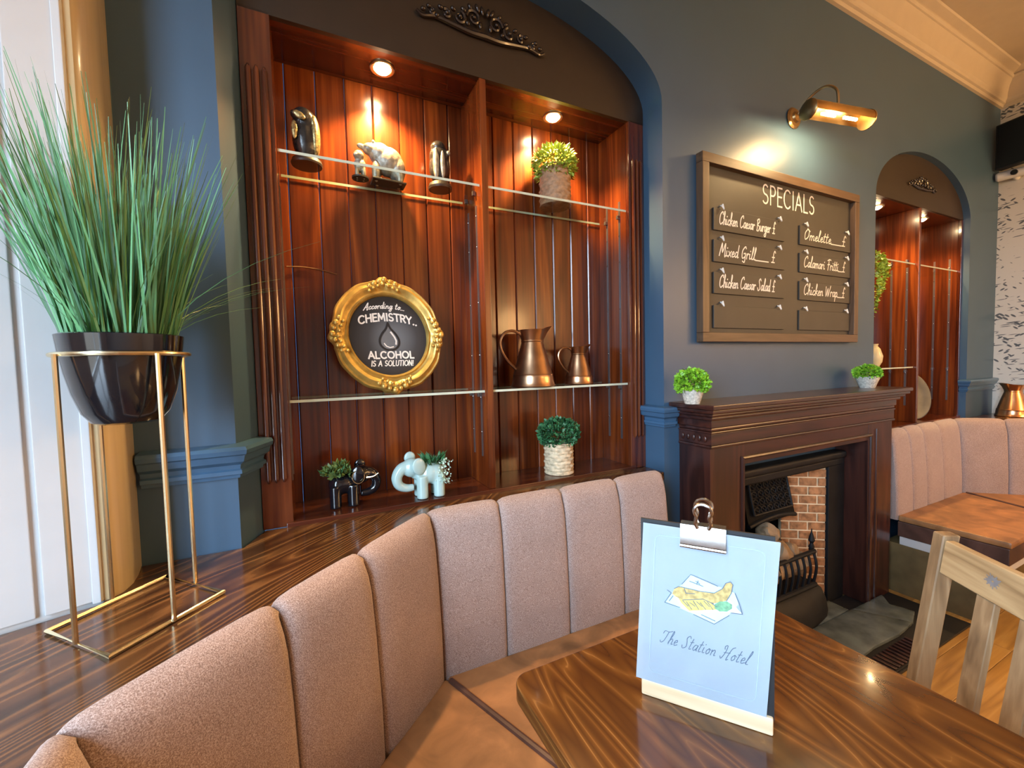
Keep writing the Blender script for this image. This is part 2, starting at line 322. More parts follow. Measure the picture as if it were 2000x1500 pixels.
def ell(bm, c, r, rot=None, n=12):
    t = BM(); bmesh.ops.create_uvsphere(t, u_segments=n + 4, v_segments=n, radius=1)
    mx = Matrix.Translation(c) @ (rot.to_matrix().to_4x4() if rot else Matrix.Identity(4)) @ Matrix.Diagonal((*r, 1)); return merge(bm, t, mx)
def blob(name, bm, mat, parent, voxel=0.003, sm=6, **kw):
    me = bpy.data.meshes.new('t'); bm.to_mesh(me); bm.free(); o = bpy.data.objects.new('t', me); col.objects.link(o)
    r = o.modifiers.new('r', 'REMESH'); r.mode = 'VOXEL'; r.voxel_size = voxel
    s = o.modifiers.new('s', 'SMOOTH'); s.iterations = sm; s.factor = 0.5
    dg = bpy.context.evaluated_depsgraph_get(); m2 = bpy.data.meshes.new_from_object(o.evaluated_get(dg))
    bpy.data.objects.remove(o); b = BM(); b.from_mesh(m2); bpy.data.meshes.remove(m2)
    return finish(name, b, mat, parent, sharp=60, **kw)
def sweep(bm, path, prof, side=1, closed=False):
    """profile (out, z) swept along a plan polyline with mitred corners; out points to the left of travel when side=1"""
    P = [Vector((x, y)) for x, y in path]; rows = []; n = len(P)
    for i, p in enumerate(P):
        d1 = (P[i] - P[i - 1]).normalized() if i or closed else None; d2 = (P[(i + 1) % n] - P[i]).normalized() if i + 1 < n or closed else None
        d1 = d1 or d2; d2 = d2 or d1
        n1 = Vector((-d1.y, d1.x)) * side; n2 = Vector((-d2.y, d2.x)) * side; m = (n1 + n2).normalized(); m = m / max(0.25, m.dot(n1))
        rows.append([(p.x + m.x * o, p.y + m.y * o, z) for o, z in prof])
    t = BM(); grid(t, rows, closed_u=closed, closed_v=True, cap=True); fixn(t); return merge(bm, t)
def leaves(bm, pts, size, spread=1.0, asp=0.6):
    """small pointed leaves at (point, outward normal)"""
    for p, nrm in pts:
        d = (Vector(nrm) + Vector((random.gauss(0, spread), random.gauss(0, spread), random.gauss(0, spread)))).normalized()
        s = d.cross(Vector((random.random() - .5, random.random() - .5, random.random() - .5))).normalized(); k = size * random.uniform(0.7, 1.3); q = d.cross(s) * k * 0.18
        p = Vector(p); v = [bm.verts.new(x) for x in (p, p + d * k * .5 + s * k * asp * .5 + q, p + d * k, p + d * k * .5 - s * k * asp * .5 + q)]
        bm.faces.new(v)
def leafball(c, rad, n, size, zmin=-0.4, asp=0.6):
    bm = BM(); pts = []
    c = Vector(c)
    while len(pts) < n:
        d = Vector((random.gauss(0, 1), random.gauss(0, 1), random.gauss(0, 1))).normalized()
        if d.z < zmin: continue
        k = random.uniform(0.55, 1.0) ** 0.5 * (1 + 0.08 * noise.noise(d * 3)); p = c + Vector((d.x * rad[0], d.y * rad[1], d.z * rad[2])) * k * (1 - size / max(rad) * 0.6)
        pts.append((p, d))
    leaves(bm, pts, size, 0.5, asp); return bm
# ------------------------------------------------------------------ stroke lettering
def arc(cx, cy, rx, ry, a0, a1, n=10): return [(cx + rx * math.cos(math.radians(a0 + (a1 - a0) * i / n)), cy + ry * math.sin(math.radians(a0 + (a1 - a0) * i / n))) for i in range(n + 1)]
CAPS = {
 'A': (.66, [[(0, 0), (.33, 1), (.66, 0)], [(.13, .34), (.53, .34)]]),
 'B': (.55, [[(.04, 0), (.04, 1)], [(.04, 1)] + arc(.27, .76, .22, .24, 90, -90) + [(.04, .52)], [(.27, .52)] + arc(.29, .26, .25, .26, 90, -90) + [(.04, 0)]]),
 'C': (.68, [arc(.38, .5, .36, .5, 48, 312, 16)]),
 'E': (.48, [[(.46, 1), (.05, 1), (.05, 0), (.47, 0)], [(.05, .52), (.42, .52)]]),
 'F': (.48, [[(.46, 1), (.05, 1), (.05, 0)], [(.05, .52), (.40, .52)]]),
 'H': (.64, [[(.05, 0), (.05, 1)], [(.59, 0), (.59, 1)], [(.05, .52), (.59, .52)]]),
 'I': (.16, [[(.08, 0), (.08, 1)]]),
 'L': (.46, [[(.05, 1), (.05, 0), (.45, 0)]]),
 'M': (.80, [[(.05, 0), (.10, 1), (.40, .25), (.70, 1), (.75, 0)]]),
 'N': (.64, [[(.05, 0), (.05, 1), (.59, 0), (.59, 1)]]),
 'O': (.80, [arc(.40, .5, .37, .5, 0, 360, 20)]),
 'P': (.52, [[(.05, 0), (.05, 1)], [(.05, 1)] + arc(.26, .74, .24, .26, 90, -90) + [(.05, .48)]]),
 'R': (.56, [[(.05, 0), (.05, 1)], [(.05, 1)] + arc(.28, .75, .23, .25, 90, -90) + [(.05, .50)], [(.27, .50), (.54, 0)]]),
 'S': (.52, [arc(.27, .745, .22, .255, 40, 270, 10)[0:] + arc(.25, .25, .24, .245, 90, -145, 12)]),
 'T': (.56, [[(.0, 1), (.56, 1)], [(.28, 1), (.28, 0)]]),
 'U': (.64, [[(.06, 1), (.06, .3)] + arc(.32, .3, .26, .3, 180, 360, 10) + [(.58, 1)]]),
 'Y': (.60, [[(0, 1), (.30, .48), (.60, 1)], [(.30, .48), (.30, 0)]]),
 '.': (.16, [[(.05, 0), (.09, .04)]]), '!': (.16, [[(.08, 1), (.08, .3)], [(.08, .05), (.09, 0)]]), ' ': (.32, []),
}
SM = {
 'a': (.40, [[(.34, .42), (.16, .46), (.04, .2), (.14, .02), (.3, .2), (.36, .46), (.33, .08), (.42, .06)]]),
 'b': (.38, [[(.05, .2), (.18, .9), (.1, .95), (.06, .1), (.2, .02), (.32, .2), (.24, .4), (.1, .3)]]),
 'c': (.32, [[(.3, .38), (.18, .46), (.04, .2), (.14, .02), (.34, .12)]]),
 'd': (.42, [[(.32, .40), (.16, .46), (.04, .2), (.14, .02), (.32, .3), (.38, 1.0), (.34, .08), (.44, .06)]]),
 'e': (.32, [[(.04, .2), (.26, .3), (.2, .46), (.06, .3), (.12, .02), (.34, .12)]]),
 'g': (.40, [[(.34, .42), (.16, .46), (.04, .2), (.14, .04), (.32, .3), (.36, .44), (.3, -.3), (.1, -.36), (.08, -.2), (.42, .1)]]),
 'h': (.42, [[(.02, .1), (.2, .85), (.12, 1.0), (.06, 0)], [(.07, .25), (.22, .46), (.32, .36), (.31, .04), (.44, .08)]]),
 'i': (.22, [[(.06, .44), (.06, .06), (.22, .08)], [(.09, .66), (.11, .7)]]),
 'k': (.40, [[(.02, .1), (.2, .85), (.12, 1.0), (.06, 0)], [(.34, .46), (.09, .22), (.24, .2), (.4, .02)]]),
 'l': (.24, [[(.02, .1), (.2, .85), (.13, 1.0), (.07, .1), (.24, .06)]]),
 'm': (.60, [[(.05, .44), (.06, .02)], [(.07, .28), (.2, .46), (.27, .34), (.27, .02)], [(.28, .28), (.42, .46), (.49, .34), (.49, .05), (.6, .08)]]),
 'n': (.42, [[(.05, .44), (.06, .02)], [(.07, .28), (.22, .46), (.31, .34), (.31, .05), (.42, .08)]]),
 'o': (.36, [[(.2, .46), (.05, .26), (.14, .02), (.3, .2), (.2, .46), (.38, .36)]]),
 'p': (.40, [[(.08, .46), (.04, -.4)], [(.06, .3), (.22, .48), (.32, .26), (.2, .02), (.08, .1)], [(.3, .1), (.4, .06)]]),
 'r': (.30, [[(.05, .44), (.06, .02)], [(.06, .26), (.18, .46), (.3, .4)]]),
 's': (.28, [[(.24, .42), (.1, .4), (.16, .24), (.24, .1), (.04, .04)]]),
 't': (.28, [[(.14, .85), (.08, .08), (.26, .08)], [(.0, .55), (.26, .6)]]),
 'u': (.40, [[(.05, .44), (.08, .06), (.24, .08), (.34, .44), (.34, .05), (.42, .08)]]),
 'w': (.50, [[(.04, .44), (.1, .04), (.24, .4), (.32, .04), (.46, .46)]]),
 'x': (.34, [[(.03, .44), (.32, .02)], [(.32, .46), (.02, .0)]]),
 'C': (.55, [[(.5, .8), (.42, 1.0), (.12, .75), (.06, .25), (.24, 0), (.5, .16)]]),
 'B': (.52, [[(.1, .95), (.1, 0)], [(.02, .85), (.3, 1.0), (.4, .75), (.12, .52), (.46, .35), (.3, 0), (.04, .05)]]),
 'M': (.70, [[(.02, 0), (.2, 1.0), (.32, .3), (.56, 1.0), (.6, .02), (.72, .06)]]),
 'G': (.56, [[(.48, .85), (.36, 1.0), (.08, .6), (.14, .05), (.44, .2), (.46, .45), (.28, .42)], [(.46, .45), (.44, -.25), (.2, -.2)]]),
 'O': (.56, [[(.3, 1.0), (.06, .6), (.14, .04), (.44, .3), (.46, .85), (.24, .98), (.56, .8)]]),
 'F': (.50, [[(.04, .88), (.3, 1.0), (.56, .95)], [(.28, .96), (.2, 0)], [(.1, .5), (.42, .54)]]),
 'S': (.52, [[(.48, .84), (.36, 1.0), (.18, .8), (.3, .5), (.36, .15), (.12, 0), (.0, .22)]]),
 'W': (.72, [[(.02, .9), (.14, .02), (.34, .75), (.44, .02), (.70, 1.0)]]),
 'T': (.62, [[(.0, .72), (.08, .95), (.4, .9), (.7, 1.02)], [(.42, .92), (.3, .2), (.1, .0), (-.02, .15)]]),
 'H': (.74, [[(.1, .7), (.04, .9), (.2, 1.0), (.24, .5), (.1, 0), (-.04, .15)], [(.8, 1.0), (.6, .8), (.5, 0), (.64, .05)], [(.14, .46), (.6, .52)]]),
 'A': (.60, [[(.0, 0), (.2, .4), (.44, 1.0), (.46, 0), (.58, .06)], [(.12, .36), (.56, .4)]]),
 'L': (.46, [[(.3, 1.0), (.14, .9), (.12, .1), (.02, .06), (.24, .1), (.46, 0)]]),
 '_': (.30, [[(.0, .0), (.30, .0)]]), '£': (.46, [[(.42, .85), (.3, 1.0), (.2, .7), (.22, .1), (.04, .02), (.42, .02)], [(.06, .45), (.36, .45)]]),
 '.': (.14, [[(.05, 0), (.08, .03)]]), ' ': (.28, []),
}
def textstrokes(s, font, smooth, slant=0, sp=0.08):
    x = 0; out = []
    for ch in s:
        wd, st = font[ch]
        for poly in st:
            P = [Vector((px, py, 0)) for px, py in poly]
            if smooth and len(P) > 2: P = smoothline(P, 4)
            out.append([(x + p.x + slant * p.y, p.y) for p in P])
        x += wd + sp
    return out, x - sp
RC = [0]
def ribbon(bm, pts, w, fr):
    """flat painted stroke; fr(u, v, h) -> world point"""
    P = [Vector(p) for p in pts]
    if len(P) < 2: return
    for i in range(1, len(P) - 1):
        d1 = P[i] - P[i - 1]; d2 = P[i + 1] - P[i]
        if d1.length > 1e-9 and d2.length > 1e-9 and d1.normalized().dot(d2.normalized()) < 0.25:
            ribbon(bm, P[:i + 1], w, fr); ribbon(bm, P[i:], w, fr); return
    L = []; R = []; RC[0] = (RC[0] + 1) % 7; h0 = RC[0] * 3e-5
    for i, p in enumerate(P):
        a = P[max(0, i - 1)]; b = P[min(len(P) - 1, i + 1)]; d = (b - a)
        if d.length < 1e-9: d = Vector((1, 0))
        d.normalize(); n = Vector((-d.y, d.x)) * w / 2
        q = p - d * w * 0.4 if i == 0 else (p + d * w * 0.4 if i == len(P) - 1 else p)
        L.append(bm.verts.new(fr(q.x + n.x, q.y + n.y, h0 + i * 6e-6))); R.append(bm.verts.new(fr(q.x - n.x, q.y - n.y, h0 + i * 6e-6)))
    for i in range(len(P) - 1): bm.faces.new((L[i], L[i + 1], R[i + 1], R[i]))
def write(bm, s, font, fr, u0, v0, width, height, w, smooth=False, slant=0, sp=0.08, warp=None):
    st, tot = textstrokes(s, font, smooth, slant, sp); k = width / tot
    for poly in st:
        pts = [(u0 + x * k, v0 + y * height) for x, y in poly]
        if warp: pts = [warp(*p) for p in pts]
        ribbon(bm, pts, w, fr)
def poly(bm, pts, fr):
    v = [bm.verts.new(fr(u, t, 0)) for u, t in pts]; bm.faces.new(v)
def letters(s, font, fr, u0, v0, width, height, w, mat, parent, sp=0.08, warp=None):
    st, tot = textstrokes(s, font, False, 0, sp); k = width / tot; x = 0
    for ch in s:
        wd, polys = font[ch]
        if polys:
            bm = BM()
            for poly_ in polys:
                pts = [(u0 + (x + px) * k, v0 + py * height) for px, py in poly_]
                if warp: pts = [warp(*p) for p in pts]
                ribbon(bm, pts, w, fr)
            finish('letter' if ch.isalpha() else 'dot', bm, mat, parent, smooth=False)
        x += wd + sp
def frame3(O, U, V):
    O = Vector(O); U = Vector(U); V = Vector(V); Nn = U.cross(V).normalized()
    return lambda u, v, h=0: O + U * u + V * v + Nn * h

# ================================================================== THE ROOM
ZC = 3.64
def arch1(x): u = max(-1, min(1, (x - 0.625) / 0.815)); return 2.56 + 0.32 * math.sqrt(max(0, 1 - u * u))
def arch2(x): u = max(-1, min(1, (x - 3.94) / 0.70)); return 2.45 + 0.36 * math.sqrt(max(0, 1 - u * u))
def arcxs(x0, x1, n=40): c = (x0 + x1) / 2; h = (x1 - x0) / 2; return [c - h * math.cos(PI * i / n) for i in range(n + 1)]
# floor of oak planks
struct('floor', merge(merge(BM(), B((-1.5, -3.6, -0.06), (5.3, 1.9, -0.012))), B((-1.5, -3.6, -0.012), (5.3, -1.52, 0))), M['plank'])
floor_o = bpy.data.objects['floor']
first = None; row = 0
y = -1.52
while y < 1.36:
    x = -0.3 - (row * 0.47) % 1.2
    while x < 5.1:
        if first is None:
            first = finish('plank', B((0, 0, -0.012), (1.198, 0.1385, 0), 0.0015, 1), M['plank'], floor_o); base = Vector(first.location); first.location = base + Vector((x, y, 0))
        else: piece(first, floor_o, 'plank', Vector((x, y, 0)) - (Vector(first.location) - base))
        x += 1.2
    y += 0.14; row += 1
struct('ceiling', B((-1.5, -3.6, ZC), (5.3, 1.9, ZC + 0.1)), M['cream'])
# back wall with two arched alcoves and the fire opening
bm = BM()
def quadxz(x0, x1, z0a, z1a, z0b, z1b, y=1.4):
    v = [bm.verts.new(p) for p in ((x0, y, z0a), (x1, y, z0b), (x1, y, z1b), (x0, y, z1a))]; bm.faces.new(v)
def full(x0, x1, z0=0, z1=ZC): quadxz(x0, x1, z0, z1, z0, z1)
full(-0.47, -0.19)
X1 = arcxs(-0.19, 1.44); X2 = arcxs(3.24, 4.64)
for X, f in ((X1, arch1), (X2, arch2)):
    for a, b2 in zip(X, X[1:]):
        quadxz(a, b2, f(a), ZC, f(b2), ZC); quadxz(a, b2, 0, 0.90, 0, 0.90)
full(1.44, 1.86); full(1.86, 2.72, 0.88, ZC); full(2.72, 3.24); full(4.64, 5.16)
def reveal(X, f, shift, yb):
    n = len(X); fr = [(X[0], 1.4, 0.9)] + [(x, 1.4, f(x)) for x in X] + [(X[-1], 1.4, 0.9)]
    bk = [(p[0] + shift * (1 - (p[0] - X[0]) / (X[-1] - X[0])), yb, p[2]) for p in fr]
    grid(bm, [fr, bk])
reveal(X1, arch1, 0.047, 1.53); reveal(X2, arch2, 0.0, 1.46)
bmesh.ops.remove_doubles(bm, verts=bm.verts, dist=1e-5)
box(bm, (-1.6, 1.86, -0.06), (5.3, 1.95, ZC))
struct('wall_back', bm, M['navy'], sharp=40)
struct('wall_right', B((5.16, -3.6, -0.06), (5.3, 1.9, ZC)), M['wallpaper'])
# left wall of the bay with its windows, and the wall behind the camera
bm = BM()
box(bm, (-1.5, 0.2, -0.06), (-1.36, 1.0, ZC)); box(bm, (-1.5, -3.6, -0.06), (-1.36, -1.44, ZC)); box(bm, (-1.5, -1.44, -0.06), (-1.36, 0.2, 0.93)); box(bm, (-1.5, -1.44, 3.03), (-1.36, 0.2, ZC))
struct('wall_left', bm, M['offwhite'])
bm = BM()
box(bm, (-1.5, -3.6, -0.06), (5.3, -3.5, ZC))
struct('wall_front', bm, M['offwhite'])
def window(name, a, b2, z0, z1):
    a = Vector(a); b2 = Vector(b2); d = (b2 - a).normalized(); n = Vector((-d.y, d.x)); bm = BM()
    def bar(s0, s1, za, zb, t=0.03):
        P = [a + d * s0 - n * t, a + d * s1 - n * t, a + d * s1 + n * t, a + d * s0 + n * t]; prism(bm, [(p.x, p.y) for p in P], za, zb)
    L = (b2 - a).length; h = 0.05
    bar(0, h, z0, z1); bar(L - h, L, z0, z1); bar(h, L - h, z0, z0 + h); bar(h, L - h, z1 - h, z1); zm = (z0 + z1) / 2; bar(h, L - h, zm - .025, zm + .025); bar(L / 2 - .015, L / 2 + .015, z0 + h, zm - .025, .02); bar(L / 2 - .015, L / 2 + .015, zm + .025, z1 - h, .02)
    struct(name, bm, M['white'])
window('window_1', (-1.45, -1.44), (-1.45, 0.2), 0.93, 3.03)
# splayed white panelling beside the window, its bead and the blond corner post
ux, uy = -0.939, -0.343; A = Vector((-0.428, 1.232))
def pan(bm, s0, s1, d0, d1, z0, z1, bev=0):
    n = Vector((uy, -ux)) * -1   # towards the room
    n = Vector((0.343, -0.939)); P = [A + Vector((ux, uy)) * s0 + n * d0, A + Vector((ux, uy)) * s1 + n * d0, A + Vector((ux, uy)) * s1 + n * d1, A + Vector((ux, uy)) * s0 + n * d1]
    return prism(bm, [(p.x, p.y) for p in P], z0, z1, bev)
sp = finish('wall_panelling', pan(BM(), 0.0, 1.0, -0.20, 0.0, 0.0, ZC), M['white'], kind='structure', origin=(0, 0, 0))
finish('stile', pan(BM(), 0.012, 0.092, 0.0, 0.010, 0.93, 3.5, 0.003), M['white'], sp)
finish('panel', pan(BM(), 0.104, 0.62, 0.0, 0.007, 0.93, 3.5, 0.003), M['white'], sp)
finish('panel', pan(BM(), 0.632, 0.99, 0.0, 0.007, 0.93, 3.5, 0.003), M['white'], sp)
struct('trim_1', prism(BM(), [(-.430, 1.222), (-.418, 1.226), (-.403, 1.250), (-.398, 1.29), (-.402, 1.34), (-.412, 1.40), (-.47, 1.40), (-.47, 1.24)], 0.926, ZC), M['tan'])
struct('trim_2', prism(BM(), [(-.445, 1.212), (-.430, 1.214), (-.428, 1.226), (-.445, 1.232)], 0.926, ZC, 0.003), M['white'])
# cornice round the room
prof = [(0.0, 3.405), (0.016, 3.408), (0.022, 3.425), (0.034, 3.43), (0.036, 3.445), (0.046, 3.46), (0.050, 3.50), (0.060, 3.545), (0.076, 3.575), (0.078, 3.585), (0.086, 3.588), (0.093, 3.600), (0.086, 3.612), (0.092, 3.618), (0.130, 3.632), (0.145, ZC + 0.01), (0.0, ZC + 0.01)]
struct('trim_3', sweep(BM(), [(-0.47, 1.4), (5.16, 1.4), (5.16, -3.5)], prof, side=-1), M['cream'], sharp=25)
# dado rails
rail = [(0, 1.128), (.010, 1.130), (.012, 1.140), (.020, 1.142), (.020, 1.152), (.013, 1.156), (.016, 1.168), (.030, 1.178), (.036, 1.196), (.042, 1.200), (.045, 1.212), (.040, 1.221), (.004, 1.226), (0, 1.226)]
struct('trim_4', sweep(BM(), [(-0.40, 1.4), (-0.19, 1.4), (-0.146, 1.508)], rail, side=-1), M['navytrim'], sharp=25)
struct('trim_5', sweep(BM(), [(1.44, 1.512), (1.44, 1.4), (1.50, 1.4)], rail, side=-1), M['navytrim'], sharp=25)
struct('trim_6', sweep(BM(), [(4.64, 1.438), (4.64, 1.4), (5.158, 1.4)], [(o * .8, z) for o, z in rail], side=-1), M['navytrim'], sharp=25)

# ================================================================== WINDOW LEDGES
ld = finish('window_ledge', prism(BM(), [(1.436, 1.514), (-.140, 1.514), (-.186, 1.398), (-.41, 1.398), (-.43, 1.21), (-1.35, .875), (-1.35, -1.0), (-.30, -1.0), (-.30, .76), (.30, 1.296), (1.29, 1.296), (1.29, 1.398), (1.436, 1.398)], 0.886, 0.926, 0.004), M['ledge'],
    label='dark stained pine ledge running behind the near bench under the plant stand', cat='ledge')
ld2 = finish('window_ledge', prism(BM(), [(3.15, 1.312), (4.09, 1.312), (4.735, .745), (4.735, -.6), (5.15, -.6), (5.15, 1.395), (4.63, 1.395), (4.63, 1.438), (3.25, 1.438), (3.25, 1.395), (3.15, 1.395)], 0.886, 0.926, 0.004), M['ledge'],
    label='dark wooden ledge behind the far bench under the copper jug', cat='ledge')

# ================================================================== ALCOVE CABINETS
def ornament(c, half, parent):
    """carved swag of scrolls and leaves, mirrored about its middle"""
    bm = BM(); k = half / 0.256
    for s in (-1, 1):
        def P(a, z, d=0.0): return (c[0] + s * a * k, c[1] - (0.010 + d) * k, c[2] + z * k)
        tube(bm, [P(0, -.010), P(.06, -.012), P(.13, -.004), P(.19, .002), P(.235, -.008), P(.258, .004)], lambda t: (.011 - .006 * t) * k, 8, 6)
        for cx, cz, r0_, tn, ph in ((.045, .040, .030, 1.4, 0), (.100, .026, .024, 1.3, .6), (.150, .022, .017, 1.2, .3), (.205, .012, .011, 1.1, .5)):
            tube(bm, [P(cx + r0_ * (1 - t / 14) * math.cos(ph * PI + tn * 2 * PI * t / 12), cz + r0_ * (1 - t / 14) * math.sin(ph * PI + tn * 2 * PI * t / 12), .004) for t in range(13)], lambda t: (.0065 - .002 * t) * k, 6, 3)
            ell(bm, P(cx, cz, .008), (.007 * k, .008 * k, .007 * k), n=8)
        for i, (a, z, an, ln) in enumerate(((.012, .075, 80, .030), (.030, .078, 60, .030), (.060, .074, 50, .022), (.085, .056, 30, .022), (.125, .046, 25, .020), (.172, .036, 15, .020), (.215, .026, 10, .016), (.235, .010, -5, .018), (.02, .02, 95, .026), (.07, .012, 40, .018), (.185, .004, -20, .016))):
            from mathutils import Euler
            ell(bm, P(a, z, .006), (ln * k * .55, .008 * k, .0075 * k), Euler((0, -math.radians(an) * s, 0)), 8)
    return finish('carved_ornament', bm, M['carve'], parent)
def cabinet(label, xo0, xo1, xs0, xs1, dv, yf, yb, zt, archf, shelves, orn, spots, power):
    t = thing('alcove_cabinet', ((xo0 + xo1) / 2, yf, 0.926), label, 'cabinet')
    z0 = 0.94
    # tongue and groove boards
    fb = None; x = xo0 - 0.0735
    while x < xo1 + 0.03:
        if fb is None: fb = finish('board', B((x, yb, z0 - .012), (x + .0985, yb + .02, zt + .015), 0.004, 1), M['board'], t); xb = x
        else: piece(fb, t, 'board', (x - xb, 0, 0))
        x += .1007
    finish('floor_panel', B((xo0 - .02, yf - .012, z0 - .016), (xo1 + .02, yb, z0), .003), M['mahox'], t)
    finish('soffit', B((xo0 - .02, yf + .018, zt), (xo1 + .02, yb, zt + .02)), M['mahox'], t)
    finish('side_panel', B((xo0 - .02, yf + .022, z0), (xo0, yb, zt)), M['board'], t)
    finish('side_panel', B((xo1, yf + .022, z0), (xo1 + .02, yb, zt)), M['board'], t)
    finish('divider', B((dv - .0135, yf, z0), (dv + .0135, yb, zt), .003), M['board'], t)
    for a, b2 in ((xs0, xo0), (xo1, xs1)):
        st = finish('frame_stile', B((a, yf, 0.9255), (b2, yf + .022, zt + .01), .003), M['mahov'], t)
        if b2 - a > .05:
            for k in range(3):
                xc = a + (b2 - a) * (0.26 + .25 * k)
                finish('reed', tube(BM(), [(xc, yf, 1.072), (xc, yf - .003, 1.085), (xc, yf - .003, 2.34), (xc, yf, 2.354)], lambda q: .0085 if .001 < q < .999 else .003, 10), M['mahov'], st)
    bm = BM(); X = arcxs(xs0 + .001, xs1 - .001); top = [(x, max(zt + .01, archf(x) + .01)) for x in X]
    fr_ = [bm.verts.new((x, yf, z)) for x, z in top]; lo = [bm.verts.new((x, yf, zt)) for x, z in top]
    fk = [bm.verts.new((x, yf + .018, z)) for x, z in top]; lk = [bm.verts.new((x, yf + .018, zt)) for x, z in top]
    for i in range(len(X) - 1):
        bm.faces.new((lo[i], lo[i + 1], fr_[i + 1], fr_[i])); bm.faces.new((lk[i], lo[i], lo[i + 1], lk[i + 1])) ; bm.faces.new((fk[i], fk[i + 1], lk[i + 1], lk[i]))
    finish('arched_panel', fixn(bm), M['tymp'], t, sharp=20)
    ornament(orn[0], orn[1], t)
    # adjustable shelf strips with their screws
    for xx, sg in ((dv - .0135, -1), (dv + .0135, 1), (xo1, -1), (xo0, 1)):
        for yy in (yf + .065, yf + .155):
            s = finish('shelf_strip', box(BM(), (xx + sg * .0002, yy - .006, 1.06), (xx + sg * .0022, yy + .006, 2.06 if xx < xo1 else 2.18)), M['strip'], t)
            if sg == -1:
                bm = BM()
                for zz in (1.16, 1.30, 1.47, 1.68, 1.90, 2.02): ell(bm, (xx + sg * .003, yy, zz), (.002, .0035, .0035), n=6)
                finish('screws', bm, M['steel'], s, kind='stuff')
                finish('shelf_peg', B((xx - .016, yy - .006, 1.302), (xx - .002, yy + .006, 1.3215), .002), M['strip'], s)
                finish('shelf_peg', B((xx - .016, yy - .006, 2.098), (xx - .002, yy + .006, 2.1155), .002), M['strip'], s)
    for x_, y_, lab in spots:
        sp_ = thing('recessed_spotlight', (x_, y_, zt), lab, 'light')
        finish('bezel', lathe(BM(), [(.031, -.001), (.043, -.001), (.044, -.004), (.041, -.007), (.032, -.006)], (x_, y_, zt), 28, cap=False), M['brass'], sp_)
        finish('lens', lathe(BM(), [(.001, -.020), (.013, -.018), (.023, -.012), (.0305, -.003), (.0305, -.0015)], (x_, y_, zt), 24), M['spot'], sp_)
        l = lamp('spotlight lamp', 'SPOT', (x_, y_, zt - .028), power, WARM, sp_, spot_size=math.radians(125), spot_blend=0.7, shadow_soft_size=0.02)
    return t
cabinet('tall arched mahogany display cabinet with fluted stiles in the near alcove', -.06, 1.35, -.146, 1.44, .6415, 1.515, 1.73, 2.515, lambda x: arch1(x - .02), None, ((.652, 1.515, 2.672), .256),
    ((.29, 1.612, 'glowing spotlight over the row of figurines'), (1.019, 1.621, 'glowing spotlight over the lime plant in a brown basket')), 85)
cabinet('smaller arched mahogany cabinet in the far alcove beyond the fireplace', 3.30, 4.62, 3.24, 4.64, 3.945, 1.44, 1.70, 2.467, arch2, None, ((3.94, 1.44, 2.60), .20),
    ((3.62, 1.56, 'glowing spotlight over the trailing plant in the far cabinet'), (4.28, 1.56, 'glowing spotlight over the empty top shelf of the far cabinet')), 45)
def gshelf(x0, x1, y0, y1, z, label):
    t = thing('glass_shelf', ((x0 + x1) / 2, (y0 + y1) / 2, z - .009), label, 'shelf', 'glass shelves in the cabinets')
    finish('pane', B((x0, y0 + .0012, z - .009), (x1, y1 - .0012, z), 0), M['glass'], t, smooth=False)
    finish('edge_glint', B((x0, y0, z - .009), (x1, y0 + .001, z - .0002)), M['glassedge'], t)  # thin strip painting the bright look of the pane's edge
    finish('edge_glint', B((x0, y1 - .001, z - .0088), (x1, y1, z - .0002)), M['glassedge'], t)
gshelf(-.056, .624, 1.53, 1.725, 2.125, 'upper glass shelf holding the row of figurines')
gshelf(.659, 1.346, 1.53, 1.725, 2.125, 'upper glass shelf holding the lime plant in a brown basket')
gshelf(-.056, .624, 1.53, 1.725, 1.331, 'lower glass shelf under the gilt framed sign')
gshelf(.659, 1.346, 1.53, 1.725, 1.331, 'lower glass shelf under the two copper jugs')
gshelf(3.304, 3.928, 1.46, 1.69, 1.345, 'glass shelf in the far cabinet just above the mantel end')
gshelf(3.304, 3.928, 1.46, 1.69, 2.080, 'glass shelf the trailing plant hangs from in the far cabinet')
gshelf(3.962, 4.616, 1.46, 1.69, 2.080, 'glass shelf under the small glass jar in the far cabinet')

